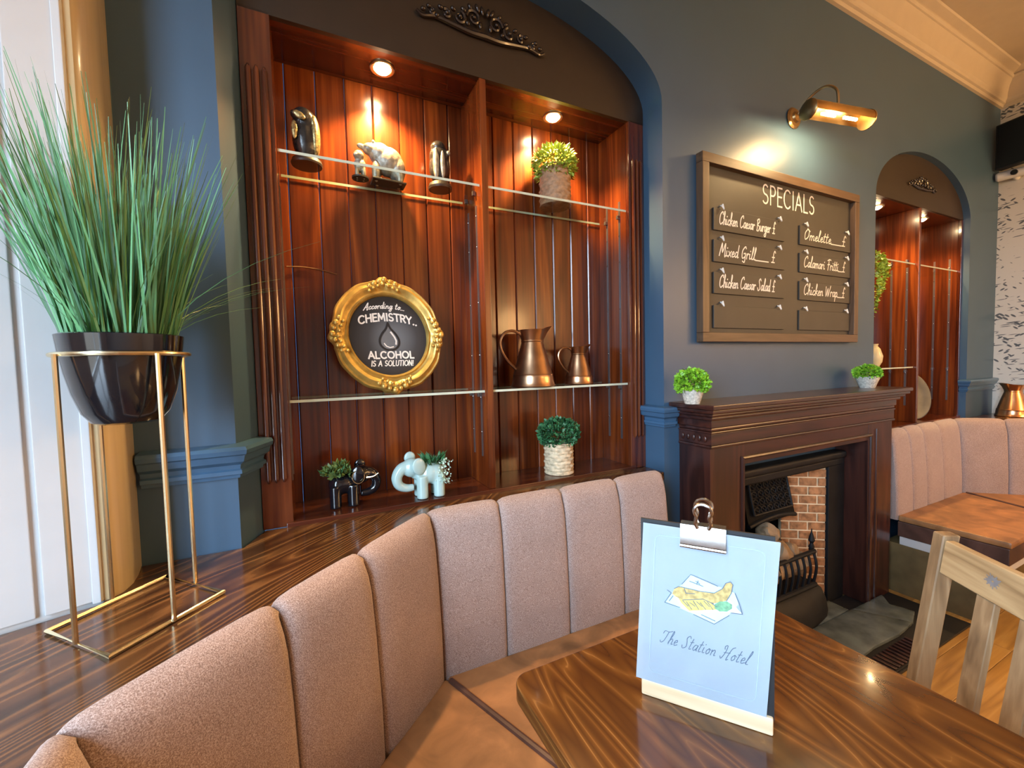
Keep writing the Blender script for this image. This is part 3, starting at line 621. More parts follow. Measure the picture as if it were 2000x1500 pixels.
# ================================================================== BENCHES
def offset_pt(P, i, o):
    d1 = (P[i] - P[i - 1]).normalized() if i else None; d2 = (P[i + 1] - P[i]).normalized() if i + 1 < len(P) else None
    d1 = d1 or d2; d2 = d2 or d1; n1 = Vector((-d1.y, d1.x)); n2 = Vector((-d2.y, d2.x)); m = (n1 + n2).normalized(); return P[i] + m * (o / m.dot(n1))
BPROF = [(0.0, .44), (.086, .44), (.083, .60), (.073, .78), (.064, .88), (.056, .930), (.045, .958), (.028, .974), (.010, .979), (.001, .974), (0.0, .955)]
US = [0, .012, .035, .08, .2, .5, .8, .92, .965, .988, 1]
def bench(label, path, cuts, seatrange, fascia):
    P = [Vector(p) for p in path]; t = thing('banquette_bench', (*(P[1] * .5 + P[-2] * .5), 0), label, 'bench')
    for k in range(len(P) - 1):
        d = (P[k + 1] - P[k]).normalized(); n = Vector((-d.y, d.x)); L = (P[k + 1] - P[k]).length
        C = [0] + list(cuts[k]) + [L]
        for a, b2 in zip(C, C[1:]):
            bm = BM(); rows = []
            for u in US:
                e = .013 * abs(2 * u - 1) ** 14 + .004 * abs(2 * u - 1) ** 3; r = []
                for j, (o, z) in enumerate(BPROF):
                    oo = o; zz = z
                    if 1 <= j <= 6: oo = o - e
                    if j >= 5: zz = z - e
                    pa = offset_pt(P, k, oo) if a == 0 else P[k] + d * (a + .0006) + n * oo
                    pb = offset_pt(P, k + 1, oo) if b2 == L else P[k] + d * (b2 - .0006) + n * oo
                    q = pa.lerp(pb, u); r.append((q.x, q.y, zz))
                rows.append(r)
            grid(bm, rows, closed_v=True, cap=True); finish('back_panel', fixn(bm), M['tweed'], t, sharp=50)
    for k in range(len(P) - 1):
        def quad(o0, o1, g=.002):
            d = (P[k + 1] - P[k]).normalized(); q = [offset_pt(P, k, o0) + d * g, offset_pt(P, k + 1, o0) - d * g, offset_pt(P, k + 1, o1) - d * g, offset_pt(P, k, o1) + d * g]; return [(p.x, p.y) for p in q]
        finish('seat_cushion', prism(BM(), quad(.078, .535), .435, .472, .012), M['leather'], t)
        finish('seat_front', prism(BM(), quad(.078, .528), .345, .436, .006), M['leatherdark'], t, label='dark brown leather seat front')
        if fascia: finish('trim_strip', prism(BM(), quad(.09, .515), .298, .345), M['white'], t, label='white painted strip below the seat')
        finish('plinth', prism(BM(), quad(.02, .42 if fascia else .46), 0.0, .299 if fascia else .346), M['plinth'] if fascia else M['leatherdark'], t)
    for k in range(1, len(P) - 1):
        a = offset_pt(P, k, .10); b2 = offset_pt(P, k, .525)
        finish('piping', tube(BM(), [(a.x, a.y, .470), (b2.x, b2.y, .470)], .009, 8), M['leatherdark'], t)
bench('near corner bench with pinkish tweed channelled back and tan leather seat', [(1.30, 1.305), (.315, 1.305), (-.319, .739), (-.319, -.7)], [(.24, .49, .74), (.305, .54), (.35, .7, 1.05)], None, False)
bench('far corner bench beyond the fireplace with tweed back and tan leather seat', [(4.724, -.6), (4.724, .739), (4.085, 1.305), (3.145, 1.305)], [(.35, .7, 1.02), (.28, .57), (.31, .55, .74)], None, True)

# ================================================================== FIREPLACE
t = thing('fireplace_surround', (2.30, 1.3, 0), 'dark mahogany fireplace surround with moulded mantel shelf', 'fireplace')
def stack(bm, layers, xc=2.303):
    for hw, yf, z0, z1, bv in layers: box(bm, (xc - hw, yf, z0), (xc + hw, 1.399, z1), bv)
    return bm
finish('mantel_shelf', stack(BM(), [(.837, 1.162, 1.222, 1.243, .005), (.828, 1.172, 1.206, 1.222, .004)]), M['firex'], t)
finish('bed_mould', stack(BM(), [(.812, 1.188, 1.190, 1.206, .006), (.796, 1.203, 1.172, 1.190, .006), (.782, 1.217, 1.138, 1.172, .004)]), M['firex'], t)
finish('frieze', stack(BM(), [(.776, 1.222, 1.122, 1.138, .006), (.779, 1.219, 1.112, 1.122, .004), (.774, 1.224, 1.062, 1.112, .002), (.778, 1.220, 1.048, 1.062, .005)]), M['firex'], t)
bm = BM()
for k in range(5): ell(bm, (1.527, 1.255 + k * .030, 1.088), (.006, .009, .014), n=8)
finish('carved_beads', bm, M['firex'], t, kind='stuff')
finish('jamb', B((1.532, 1.232, 0.0125), (1.755, 1.399, 1.05), .003), M['firev'], t)
finish('jamb', B((2.815, 1.232, 0.0125), (3.074, 1.399, 1.05), .003), M['firev'], t)
finish('lintel', B((1.75, 1.234, .955), (2.82, 1.33, 1.05), .003), M['firex'], t)
bm = BM(); tube(bm, [(2.835, 1.232, .0126), (2.835, 1.232, .985), (1.74, 1.232, .985), (1.74, 1.232, .0126)], .012, 8); tube(bm, [(2.90, 1.232, .0126), (2.90, 1.232, 1.015)], .008, 8)
finish('opening_mould', bm, M['firev'], t)
finish('plinth_block', B((1.524, 1.224, 0.0125), (1.76, 1.3, .11), .004), M['firev'], t)

t = thing('fireplace_insert', (2.28, 1.38, 0), 'black cast iron fireplace insert with hood and brick cheeks', 'fireplace')
finish('side_frame', B((2.650, 1.345, 0), (2.812, 1.398, .87), .006), M['iron'], t)
finish('side_frame', B((1.757, 1.345, 0), (1.90, 1.398, .87), .006), M['iron'], t)
bm = BM(); box(bm, (1.757, 1.325, .842), (2.80, 1.398, .885), .016, 3); box(bm, (1.757, 1.340, .800), (2.790, 1.398, .845), .012, 3); finish('top_frame', bm, M['iron'], t)
finish('firebox', merge(merge(merge(BM(), B((1.87, 1.76, 0), (2.71, 1.80, .87))), B((1.862, 1.399, 0), (1.872, 1.80, .87))), B((1.87, 1.399, .86), (2.715, 1.80, .878))), M['soot'], t)
finish('firebox_wall', B((2.708, 1.399, 0), (2.718, 1.80, .87)), M['soot'], t)
# brick cheek: runs back from the frame at an angle
a = Vector((2.652, 1.362)); b2 = Vector((2.46, 1.50)); d = (b2 - a).normalized(); n = Vector((d.y, -d.x)) * -1
n = Vector((-d.y, d.x)); n = n if n.y < 0 else -n
Lc = (b2 - a).length
def cheek(s0, s1, d0, d1, z0, z1, bm=None, bev=0):
    q = [a + d * s0 + n * d0, a + d * s1 + n * d0, a + d * s1 + n * d1, a + d * s0 + n * d1]; return prism(bm or BM(), [(p.x, p.y) for p in q], z0, z1, bev)
finish('mortar_panel', cheek(0, Lc, -.03, 0, 0.0, .80), M['mortar'], t)
z = .012; r_ = 0; hb = .0445; wb = .098
while z < .79:
    s = -wb / 2 if r_ % 2 else 0.0
    while s < Lc - .01:
        s0 = max(s, .001); s1 = min(s + wb - .007, Lc - .001)
        if s1 - s0 > .02: finish('brick', cheek(s0, s1, -.002, .005 + random.uniform(-.0015, .002), z, min(.80, z + hb), bev=.003), M['brick'], t)
        s += wb
    z += hb + .0075; r_ += 1
# hood with its cast lattice
def hoodp(s, k, dd=0): # s across 0..1, k down 0..1
    x = 2.05 + .40 * s; yy = 1.47 - .055 * k - dd; zz = .80 - .25 * k; return (x, yy, zz)
bm = BM(); grid(bm, [[hoodp(s / 8, k / 6, .012 * math.sin(PI * s / 8)) for k in range(7)] for s in range(9)])
bmesh.ops.solidify(bm, geom=bm.faces[:], thickness=.012); finish('hood', fixn(bm), M['iron'], t)
bm = BM(); K = [.16, .80]; S = [.10, .92]
for s0, k0, s1, k1 in ((S[0], K[0], S[1], K[0]), (S[0], K[1], S[1], K[1]), (S[0], K[0], S[0], K[1]), (S[1], K[0], S[1], K[1])): tube(bm, [hoodp(s0, k0, .016), hoodp(s1, k1, .016)], .006, 6)
for i in range(6):
    for j in range(4):
        s = S[0] + (S[1] - S[0]) * (i + .5) / 6; k = K[0] + (K[1] - K[0]) * (j + .5) / 4
        tube(bm, [hoodp(s + .055 * math.cos(q * PI / 4), k + .065 * math.sin(q * PI / 4), .015) for q in range(9)], .0032, 5)
        tube(bm, [hoodp(s - .06, k - .07, .015), hoodp(s + .06, k + .07, .015)], .003, 5)
finish('hood_lattice', bm, M['iron'], t)
finish('hood_lip', tube(BM(), [hoodp(0, 1.02), hoodp(.25, .94, .012), hoodp(.5, .90, .02), hoodp(.75, .94, .012), hoodp(1, 1.02)], .012, 8, 4), M['iron'], t)
tg = thing('fire_grate', (2.25, 1.33, 0), 'black iron fire basket with slatted front and ash cover', 'grate')
for k in range(8): finish('bar', tube(BM(), [(2.06 + k * .052, 1.30, .20), (2.06 + k * .052, 1.285, .30), (2.06 + k * .052, 1.30, .375)], .007, 6, 3), M['iron'], tg)
bm = BM(); tube(bm, [(2.02, 1.33, .375), (2.04, 1.30, .38), (2.43, 1.30, .38), (2.45, 1.33, .375)], .012, 8); tube(bm, [(2.02, 1.33, .20), (2.04, 1.295, .20), (2.43, 1.295, .20), (2.45, 1.33, .20)], .014, 8); finish('rail', bm, M['iron'], tg)
finish('finial', lathe(BM(), [(.010, 0), (.014, .02), (.008, .04), (.016, .055), (.012, .075), (.004, .10), (.002, .12)], (2.44, 1.32, .375), 12), M['iron'], tg)
finish('finial', lathe(BM(), [(.010, 0), (.014, .02), (.008, .04), (.016, .055), (.012, .075), (.004, .10), (.002, .12)], (2.06, 1.32, .375), 12), M['iron'], tg)
bm = BM(); rows = []
for i in range(13):
    x = 2.03 + .45 * i / 12; rows.append([(x, 1.335, .19), (x, 1.29, .17), (x, 1.265 - .02 * math.sin(PI * i / 12), .12), (x, 1.255 - .03 * math.sin(PI * i / 12), .06), (x, 1.26 - .03 * math.sin(PI * i / 12), .022), (x, 1.335, .022)])
grid(bm, rows, closed_v=True, cap=True); finish('ash_cover', fixn(bm), M['iron'], tg, sharp=60)
finish('basket_floor', B((2.04, 1.30, .19), (2.44, 1.44, .205)), M['iron'], tg)
for i, (x, yy, zz, r) in enumerate(((2.13, 1.36, .335, .072), (2.24, 1.375, .31, .068), (2.35, 1.365, .315, .07), (2.19, 1.345, .405, .062), (2.30, 1.36, .385, .045), (2.09, 1.37, .44, .05), (2.16, 1.385, .50, .055))):
    bm = BM(); bmesh.ops.create_icosphere(bm, subdivisions=3, radius=1)
    for v in bm.verts: v.co = Vector((x, yy, zz)) + v.co * r * .88 * (1 + .35 * noise.noise(v.co * 1.6 + Vector((i * 7, 0, 0)))) * Vector((1.15, .8, .8)).x
    finish('fire_coal', bm, M['coal'], label=('pale coal at the left of the bottom row in the fire basket', 'pale coal in the middle of the bottom row in the fire basket', 'pale coal by the right finial in the bottom row of the fire basket', 'pale coal resting on the middle row left in the fire basket', 'pale coal resting on the middle row right in the fire basket', 'small pale coal high at the left of the fire basket', 'topmost pale coal of the heap in the fire basket')[i], cat='coal', group='ceramic coals in the fire basket')
th = finish('hearth', B((1.46, .885, 0.0005), (3.08, 1.34, .012), .002), M['black'], label='black hearth border on the oak floor round the slate slab', cat='hearth')
tgm = thing('hearth_mat', (2.2, .94, .012), 'dark ribbed mat lying in front of the grey slate hearth', 'mat')
finish('backing', B((1.70, .892, 0.0122), (2.66, .992, .018), .002), M['black'], tgm)
bm = BM()
for k in range(31): box(bm, (1.715 + k * .030, .898, .0175), (1.731 + k * .030, .986, .025), .002, 1)
finish('ribs', bm, M['firev'], tgm, kind='stuff')
ts = thing('hearth_slab', (2.2, 1.1, .012), 'uneven grey slate hearth slab before the fireplace', 'hearth')
def slate(pts, zt):
    bm = BM(); t_ = BM(); prism(t_, pts, .012, zt, .004); bmesh.ops.triangulate(t_, faces=t_.faces[:]); bmesh.ops.subdivide_edges(t_, edges=t_.edges[:], cuts=5, use_grid_fill=True)
    for v in t_.verts:
        if v.co.z > zt - .002: v.co.z += .004 * noise.noise(v.co * 9) + .002 * noise.noise(v.co * 30)
    merge(bm, t_); return bm
finish('slate', slate([(1.50, 1.01), (2.14, 1.0), (2.17, 1.228), (1.50, 1.228)], .030), M['slate'], ts)
finish('slate', slate([(2.144, 1.0), (2.40, 1.015), (2.62, 1.005), (2.80, 1.02), (2.66, 1.228), (2.174, 1.228)], .031), M['slate'], ts)
finish('slate', slate([(2.805, 1.02), (2.93, 1.06), (2.90, 1.16), (2.98, 1.228), (2.665, 1.228)], .029), M['slate'], ts)
finish('slate', slate([(1.93, 1.236), (2.646, 1.236), (2.646, 1.34), (1.93, 1.34)], .026), M['slate'], ts)

# ================================================================== SPECIALS BOARD
bx0, bx1, bz0, bz1, yf = 1.645, 2.968, 1.513, 2.376, 1.36
t = thing('specials_board', ((bx0 + bx1) / 2, 1.38, bz0), 'black specials menu board in a brown wooden frame above the mantel', 'menu board')
fwid = .044
finish('frame_rail', B((bx0, yf, bz1 - fwid), (bx1, 1.398, bz1), .003), M['frame'], t); finish('frame_rail', B((bx0, yf, bz0), (bx1, 1.398, bz0 + fwid), .003), M['frame'], t)
finish('frame_rail', B((bx0, yf, bz0 + fwid), (bx0 + fwid, 1.398, bz1 - fwid), .003), M['framev'], t); finish('frame_rail', B((bx1 - fwid, yf, bz0 + fwid), (bx1, 1.398, bz1 - fwid), .003), M['framev'], t)
bp = finish('board_panel', B((bx0 + .04, 1.388, bz0 + .04), (bx1 - .04, 1.397, bz1 - .04)), M['chalkboard'], t)
FR = frame3((0, 1.3872, 0), (1, 0, 0), (0, 0, 1)); FS = frame3((0, 1.3792, 0), (1, 0, 0), (0, 0, 1))
letters('SPECIALS', CAPS, FR, 2.112, 2.218, .445, .094, .0085, M['chalk'], bp, .17)
rows_ = [(2.143, 2.040), (1.996, 1.892), (1.845, 1.743), (1.688, 1.580)]
for (x0, x1), words in (((1.742, 2.283), ('Chicken Caesar Burger £', 'Mixed Grill_____ £', 'Chicken Caesar Salad £', '')), ((2.416, 2.920), ('Omelette____£', 'Calamari Fritti__£', 'Chicken Wrap__£', ''))):
    for (z1, z0), s in zip(rows_, words):
        sl = finish('slat', B((x0, 1.380, z0), (x1, 1.3878, z1), .0015, 1), M['chalkboard'], t)
        if s:
            bm = BM(); W = (x1 - x0) * (.78 if x0 < 2 else .80); write(bm, s, SM, FS, x0 + .035, z0 + .030, W, .060, .0058, True, .18, .03); finish('lettering', bm, M['chalk'], sl, smooth=False, kind='stuff')
        for hx in (x0 + .055, x1 - .045):
            finish('hook', tube(BM(), [(hx, 1.386, z1 + .016), (hx - .006, 1.374, z1 + .010), (hx + .003, 1.370, z1 - .004), (hx + .002, 1.376, z1 + .020)], .0038, 6), M['chalk'], sl)

# ================================================================== PICTURE LIGHT
t = thing('picture_light', (2.378, 1.4, 2.62), 'aged brass picture light with curled arm above the specials board', 'light')
rb = lathe(BM(), [(.001, 0), (.052, 0), (.055, .006), (.046, .014), (.030, .016), (.024, .026), (.001, .030)], (0, 0, 0), 24)
bmesh.ops.transform(rb, matrix=Matrix.Translation((2.378, 1.3995, 2.70)) @ Matrix.Rotation(PI / 2, 4, 'X'), verts=rb.verts)
finish('rosette', rb, M['bronze'], t)
la = Vector((2.212, 1.227, 2.615)); lb = Vector((2.577, 1.159, 2.615)); ax = (lb - la).normalized(); sd = Vector((ax.y, -ax.x, 0)); mid = (la + lb) / 2
finish('arm', tube(BM(), [(2.378, 1.38, 2.70), (2.380, 1.32, 2.76), (2.385, 1.25, 2.78), (2.39, 1.20, 2.74), (mid.x, mid.y, 2.665)], .006, 8, 6), M['bronze'], t)
bm = BM(); rows = []
for i in range(2):
    p = la + (lb - la) * i; rows.append([p + sd * math.cos(math.radians(q)) * .045 + Vector((0, 0, 1)) * math.sin(math.radians(q)) * .045 for q in range(-20, 201, 20)])
grid(bm, rows); bmesh.ops.solidify(bm, geom=bm.faces[:], thickness=.0015); finish('shade', fixn(bm), M['bronze'], t)
for p, sg in ((la, -1), (lb, 1)):
    bm = BM(); rows = [[p + ax * sg * dx + (sd * math.cos(2 * PI * q / 20) + Vector((0, 0, 1)) * math.sin(2 * PI * q / 20)) * r for q in range(20)] for dx, r in ((0, .047), (.006, .047), (.014, .036), (.018, .015), (.020, .001))]
    grid(bm, rows, closed_v=True, cap=True); finish('end_cap', fixn(bm), M['bronze'], t)
for k, f_ in enumerate((.22, .60)):
    p = la.lerp(lb, f_); q = la.lerp(lb, f_ + .22)
    bb = finish('bulb', tube(BM(), [p + Vector((0, 0, -.008)), q + Vector((0, 0, -.008))], lambda t_: .013 * math.sin(PI * min(.97, max(.03, t_))) ** .4 + .002, 12, 8), M['bulb'], t)
    c = (p + q) / 2 + Vector((0, 0, -.03)); lamp('picture light bulb', 'POINT', c, 8, (1.0, 0.66, 0.30), t, shadow_soft_size=.012)

# ================================================================== TABLE, MENU, CHAIR
t = thing('dining_table', (.73, .13, 0), 'dark stained pine table with a grained glossy top in the foreground', 'table')
def rrect(x0, y0, x1, y1, r, n=6):
    P = []
    for cx, cy, a0 in ((x1 - r, y1 - r, 0), (x0 + r, y1 - r, 90), (x0 + r, y0 + r, 180), (x1 - r, y0 + r, 270)):
        P += [(cx + r * math.cos(math.radians(a0 + 90 * i / n)), cy + r * math.sin(math.radians(a0 + 90 * i / n))) for i in range(n + 1)]
    return P
finish('tabletop', prism(BM(), rrect(.364, -.55, 1.097, .792, .035), .722, .76, .004), M['table'], t)
finish('column', lathe(BM(), [(.05, .03), (.045, .10), (.038, .3), (.038, .69), (.06, .722)], (.73, .13, 0), 20), M['iron'], t)
finish('base', merge(B((.50, .09, 0), (.96, .17, .035), .01), B((.69, -.15, 0), (.77, .41, .035), .01)), M['iron'], t)
# clip menu on its pine block
bl = Vector((.578, .627, 0)); U = Vector((.59787, -.80159, 0)); NN = Vector((-.80159, -.59787, 0))
def mp(s, z, d=0): return bl + U * s + NN * d + Vector((0, 0, z))
t = thing('menu_holder', mp(.113, .76, -.022), 'menu holder of pine block and black board with steel bulldog clip', 'menu')
def slab(s0, s1, z0, z1, d0, d1, bev=0):
    q = [mp(s0, 0, d0), mp(s1, 0, d0), mp(s1, 0, d1), mp(s0, 0, d1)]; return prism(BM(), [(p.x, p.y) for p in q], z0, z1, bev)
finish('base_block', slab(0, .227, .7602, .793, -.044, 0, .003), M['pine'], t)
finish('back_board', slab(0.001, .2285, .785, 1.119, -.010, -.006), M['black'], t)
bm = BM(); S_ = .075, .152
for d0, zz in ((0.004, 1.080), (-.018, 1.080)):
    pass
pr = [(.0075, 1.081), (.0085, 1.088), (.005, 1.112), (.003, 1.122), (-.019, 1.122), (-.021, 1.112), (-.0245, 1.088), (-.0235, 1.081), (-.0225, 1.081), (-.0235, 1.088), (-.0200, 1.111), (-.018, 1.1205), (.002, 1.1205), (.004, 1.111), (.0075, 1.088), (.0065, 1.081)]
grid(bm, [[mp(S_[0] + (S_[1] - S_[0]) * i, z, d) for d, z in pr] for i in (0, 1)], closed_v=True, cap=True)
cl = finish('bulldog_clip', fixn(bm), M['steel'], t, label='steel bulldog clip')
finish('clip_lip', tube(BM(), [mp(S_[0], 1.0835, .0085), mp(S_[1], 1.0835, .0085)], .0036, 8), M['steel'], cl)
for dd, tl in ((.003, .004), (-.019, -.004)):
    sh = [(-.009, 0, 0), (-.013, .010, .3), (-.011, .022, .6), (-.0145, .033, .9), (-.011, .043, 1), (0, .0475, 1), (.011, .043, 1), (.0145, .033, .9), (.011, .022, .6), (.013, .010, .3), (.009, 0, 0)]
    finish('clip_handle', tube(BM(), [mp(.114 + x, 1.118 + z, dd + tl * q) for x, z, q in sh], .0034, 8, 5), M['steel'], cl)
bm = BM()
def ppt(s, z): # sheet is turned a little in its clip
    a_ = (z - .793) / .32; return mp(-.010 + .017 * a_ + s * (.226 + .003 * a_) / .226, z, .0005)
vs_ = [[bm.verts.new(ppt(s * .226 / 4, .793 + .32 * k / 4) + NN * 0) for k in range(5)] for s in range(5)]
for i in range(4):
    for j in range(4): bm.faces.new((vs_[i][j], vs_[i + 1][j], vs_[i + 1][j + 1], vs_[i][j + 1]))
bmesh.ops.solidify(bm, geom=bm.faces[:], thickness=.0008)
pp = finish('menu_sheet', fixn(bm), M['paper'], t, label='white menu sheet printed with fish and chips')
FP = lambda k: (lambda u, v, h=0: mp(u, v, .0014 + .0003 * k + h))
bm = BM()
c_ = rrect(.014, .815, .198, 1.093, .012); c_ = [(x + .017 * (z - .793) / .32, z) for x, z in c_]
ribbon(bm, c_ + [c_[0]], .0012, FP(0)); finish('border', bm, M['inkpale'], pp, smooth=False)
bm = BM(); write(bm, 'The Station Hotel', SM, FP(1),   .036, .880, .150, .027, .0012, True, .50, .06, warp=None); finish('lettering', bm, M['ink'], pp, smooth=False, kind='stuff')
def im(cx, cy):
    px = 1290 + cx / 6.52; py = 1070 + cy / 6.52; return (.047 + (px - 1300) * .00088, .973 + (1165 + (px - 1300) * .215 - py) * .00093)
def fill(pts, k): b_ = BM(); poly(b_, [im(*p) for p in pts], FP(k)); return b_
ill = finish('newspaper', fill([(290, 440), (405, 310), (745, 470), (950, 560), (1000, 700), (880, 850), (700, 970), (440, 850), (60, 690), (150, 560)], 1), M['news'], pp, smooth=False)
finish('tray', fill([(150, 550), (270, 720), (370, 825), (900, 815), (1035, 830), (880, 640), (500, 520)], 2), M['paper'], pp, smooth=False)
finish('chips', fill([(230, 610), (640, 640), (740, 780), (380, 805), (280, 700)], 3), M['chip'], pp, smooth=False)
finish('fish', fill([(160, 570), (190, 500), (250, 470), (330, 490), (540, 540), (700, 560), (800, 500), (840, 430), (895, 415), (925, 450), (905, 560), (850, 660), (690, 700), (560, 640), (300, 655), (200, 610)], 4), M['batter'], pp, smooth=False)
finish('peas', fill([(810 + 105 * math.cos(q * PI / 8) * (1 + .08 * (q % 2)), 735 + 65 * math.sin(q * PI / 8) * (1 + .12 * (q % 2))) for q in range(16)], 5), M['peas'], pp, smooth=False)
bm = BM()
for L_ in ([(290, 440), (405, 310), (745, 470)], [(390, 400), (560, 470)], [(95, 520), (150, 560), (60, 690), (260, 760)], [(120, 670), (170, 600)], [(440, 850), (700, 970), (880, 850)], [(540, 850), (710, 930)], [(950, 560), (1000, 700), (1035, 830), (900, 815)],
           [(190, 500), (250, 470), (330, 490), (540, 540), (700, 560), (800, 500), (840, 430), (895, 415), (925, 450), (905, 560), (850, 660)], [(320, 490), (340, 560), (460, 570)], [(300, 655), (560, 640), (690, 700)], [(470, 400), (520, 440)], [(500, 395), (480, 440)]):
    ribbon(bm, [im(*p) for p in L_], .0011, FP(6))
for k in range(9): x = 300 + k * 45; ribbon(bm, [im(x, 665 + (k % 3) * 12), im(x + 70, 740 + (k % 2) * 40)], .0009, FP(6))
finish('drawing_lines', bm, M['ink'], pp, smooth=False, kind='stuff')

# chair: back towards the camera-right, facing the table
cf = Vector((1.665, .535, 0)); cd = Vector((-.566, -.824, 0)); cn = Vector((-.824, .566, 0))
t = thing('dining_chair', cf + cd * .2 + cn * .2, 'mango wood chair with slatted back and stamped top rail beside the table', 'chair')
def cp(s, f, z): return cf + cd * s + cn * f + Vector((0, 0, z))
def lean(z): return .16 * max(0, .90 - z) * .9 if z > .45 else .16 * .45 * .9 + .02 * (.45 - z)
def post(bm, s0, s1, zs, f0, f1, bev=.003):
    t_ = BM(); rows = [[cp(s0, lean(z) + f0, z), cp(s1, lean(z) + f0, z), cp(s1, lean(z) + f1, z), cp(s0, lean(z) + f1, z)] for z in zs]
    grid(t_, rows, closed_v=True, cap=True); fixn(t_); bmesh.ops.bevel(t_, geom=[e for e in t_.edges if len(e.link_faces) == 2 and e.calc_face_angle(0) > .6], offset=bev, segments=1, affect='EDGES'); return merge(bm, t_)
ZP = [0, .2, .45, .6, .75, .905]
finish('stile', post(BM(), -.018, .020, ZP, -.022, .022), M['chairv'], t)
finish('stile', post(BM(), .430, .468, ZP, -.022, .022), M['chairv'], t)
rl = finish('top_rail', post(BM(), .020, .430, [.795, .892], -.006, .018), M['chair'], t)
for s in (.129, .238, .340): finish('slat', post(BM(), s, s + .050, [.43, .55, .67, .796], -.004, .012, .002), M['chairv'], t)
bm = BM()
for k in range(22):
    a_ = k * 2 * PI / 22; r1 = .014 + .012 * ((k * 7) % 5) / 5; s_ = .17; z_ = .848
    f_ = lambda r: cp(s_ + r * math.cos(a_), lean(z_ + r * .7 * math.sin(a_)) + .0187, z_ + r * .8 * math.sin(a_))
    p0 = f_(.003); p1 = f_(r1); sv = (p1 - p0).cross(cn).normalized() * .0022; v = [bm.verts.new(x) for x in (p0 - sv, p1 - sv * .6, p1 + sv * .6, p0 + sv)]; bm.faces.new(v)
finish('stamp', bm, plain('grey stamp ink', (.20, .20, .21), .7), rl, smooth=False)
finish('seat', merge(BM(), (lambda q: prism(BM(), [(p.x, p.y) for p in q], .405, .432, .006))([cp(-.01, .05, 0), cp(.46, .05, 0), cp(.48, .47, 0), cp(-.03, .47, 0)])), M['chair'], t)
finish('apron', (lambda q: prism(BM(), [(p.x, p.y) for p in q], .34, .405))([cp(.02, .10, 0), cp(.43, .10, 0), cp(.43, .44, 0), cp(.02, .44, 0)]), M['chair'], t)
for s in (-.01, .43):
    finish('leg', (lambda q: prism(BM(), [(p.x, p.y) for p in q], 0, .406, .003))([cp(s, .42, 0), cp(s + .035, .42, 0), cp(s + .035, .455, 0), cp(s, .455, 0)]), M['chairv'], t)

# ================================================================== PLANT STAND, POT AND GRASS
SC = Vector((-.335, 1.12, .926))
t = thing('plant_stand', SC, 'slim gold wire plant stand on the dark ledge by the white panelling', 'plant stand')
cor = [(-.479, 1.119), (-.332, 1.280), (-.192, 1.126), (-.336, .964)]; zb = .931
finish('base_frame', tube(BM(), [(x, y_, zb) for x, y_ in cor], .0046, 8, closed=True), M['brass'], t)
legs = [(-.408, 1.040), (-.262, 1.042), (-.259, 1.206), (-.408, 1.202)]
for x, y_ in legs: finish('leg', tube(BM(), [(x, y_, zb), (x, y_, 1.468)], .0046, 8), M['brass'], t)
finish('ring', tube(BM(), [(SC.x + .1045 * math.cos(q * PI / 24), SC.y + .002 + .1045 * math.sin(q * PI / 24), 1.468) for q in range(48)], .0046, 8, closed=True), M['brass'], t)
pot = finish('plant_pot', lathe(BM(), [(.001, 1.330), (.046, 1.330), (.056, 1.334), (.069, 1.353), (.081, 1.392), (.089, 1.432), (.0945, 1.468), (.0985, 1.506), (.095, 1.508), (.088, 1.47), (.001, 1.465)], (SC.x, SC.y, 0), 48), M['blackgloss'],
    label='black glossy tapered plant pot held in the gold wire stand', cat='pot')
tg_ = thing('grass_plant', (SC.x, SC.y, 1.466), 'tall artificial onion grass spilling out of the black pot', 'plant')
finish('soil', lathe(BM(), [(.001, 1.4705), (.086, 1.4705), (.087, 1.478), (.001, 1.484)], (SC.x, SC.y, 0), 24), M['soil'], tg_)
def blade(bm, p0, d, ln, bend, wd):
    n_ = 6; side = d.cross(Vector((0, 0, 1))); side = side.normalized() if side.length > .01 else Vector((1, 0, 0))
    tw = random.uniform(0, PI); out = Vector((d.x, d.y, 0)); out = out.normalized() if out.length > .01 else Vector((1, 0, 0))
    s2 = side * math.cos(tw) + out * math.sin(tw); p = Vector(p0); prev = None
    for i in range(n_ + 1):
        q = i / n_; wq = wd * (1 - q) ** .6 + .0004; a_ = bm.verts.new(p + s2 * wq); b_ = bm.verts.new(p - s2 * wq)
        if prev: bm.faces.new((prev[0], a_, b_, prev[1]))
        prev = (a_, b_); 
        if p.x < -.39:
            dd_ = (p.x - A.x) * .343 + (p.y - A.y) * -.939
            if dd_ < .025: p = p + Vector((.343, -.939, 0)) * (.025 - dd_)
        elif p.y > 1.375: p.y = 1.375
        d = (d + out * bend / n_ + Vector((0, 0, -abs(bend) * .25 / n_))).normalized(); p = p + d * ln / n_
bm = BM(); rs = random.Random(11)
for i in range(620):
    a_ = rs.uniform(0, 2 * PI); r = .082 * math.sqrt(rs.random()); p0 = (SC.x + r * math.cos(a_), SC.y + r * math.sin(a_), 1.478)
    tilt = (r / .082) * rs.uniform(.14, .38) + rs.gauss(0, .05); a2 = a_ + rs.gauss(0, .35)
    d = Vector((math.cos(a2) * tilt, math.sin(a2) * tilt, 1)).normalized()
    blade(bm, p0, d, rs.uniform(.28, .54) * (1 - .15 * r / .08), rs.uniform(0, .22), .0018)
for i in range(26):
    a_ = rs.uniform(0, 2 * PI); p0 = (SC.x + .05 * math.cos(a_), SC.y + .05 * math.sin(a_), 1.478); d = Vector((math.cos(a_) * .55, math.sin(a_) * .55, 1)).normalized()
    blade(bm, p0, d, rs.uniform(.28, .42), rs.uniform(.5, 1.6), .0008)
finish('grass_blades', bm, M['grass'], tg_, kind='stuff')

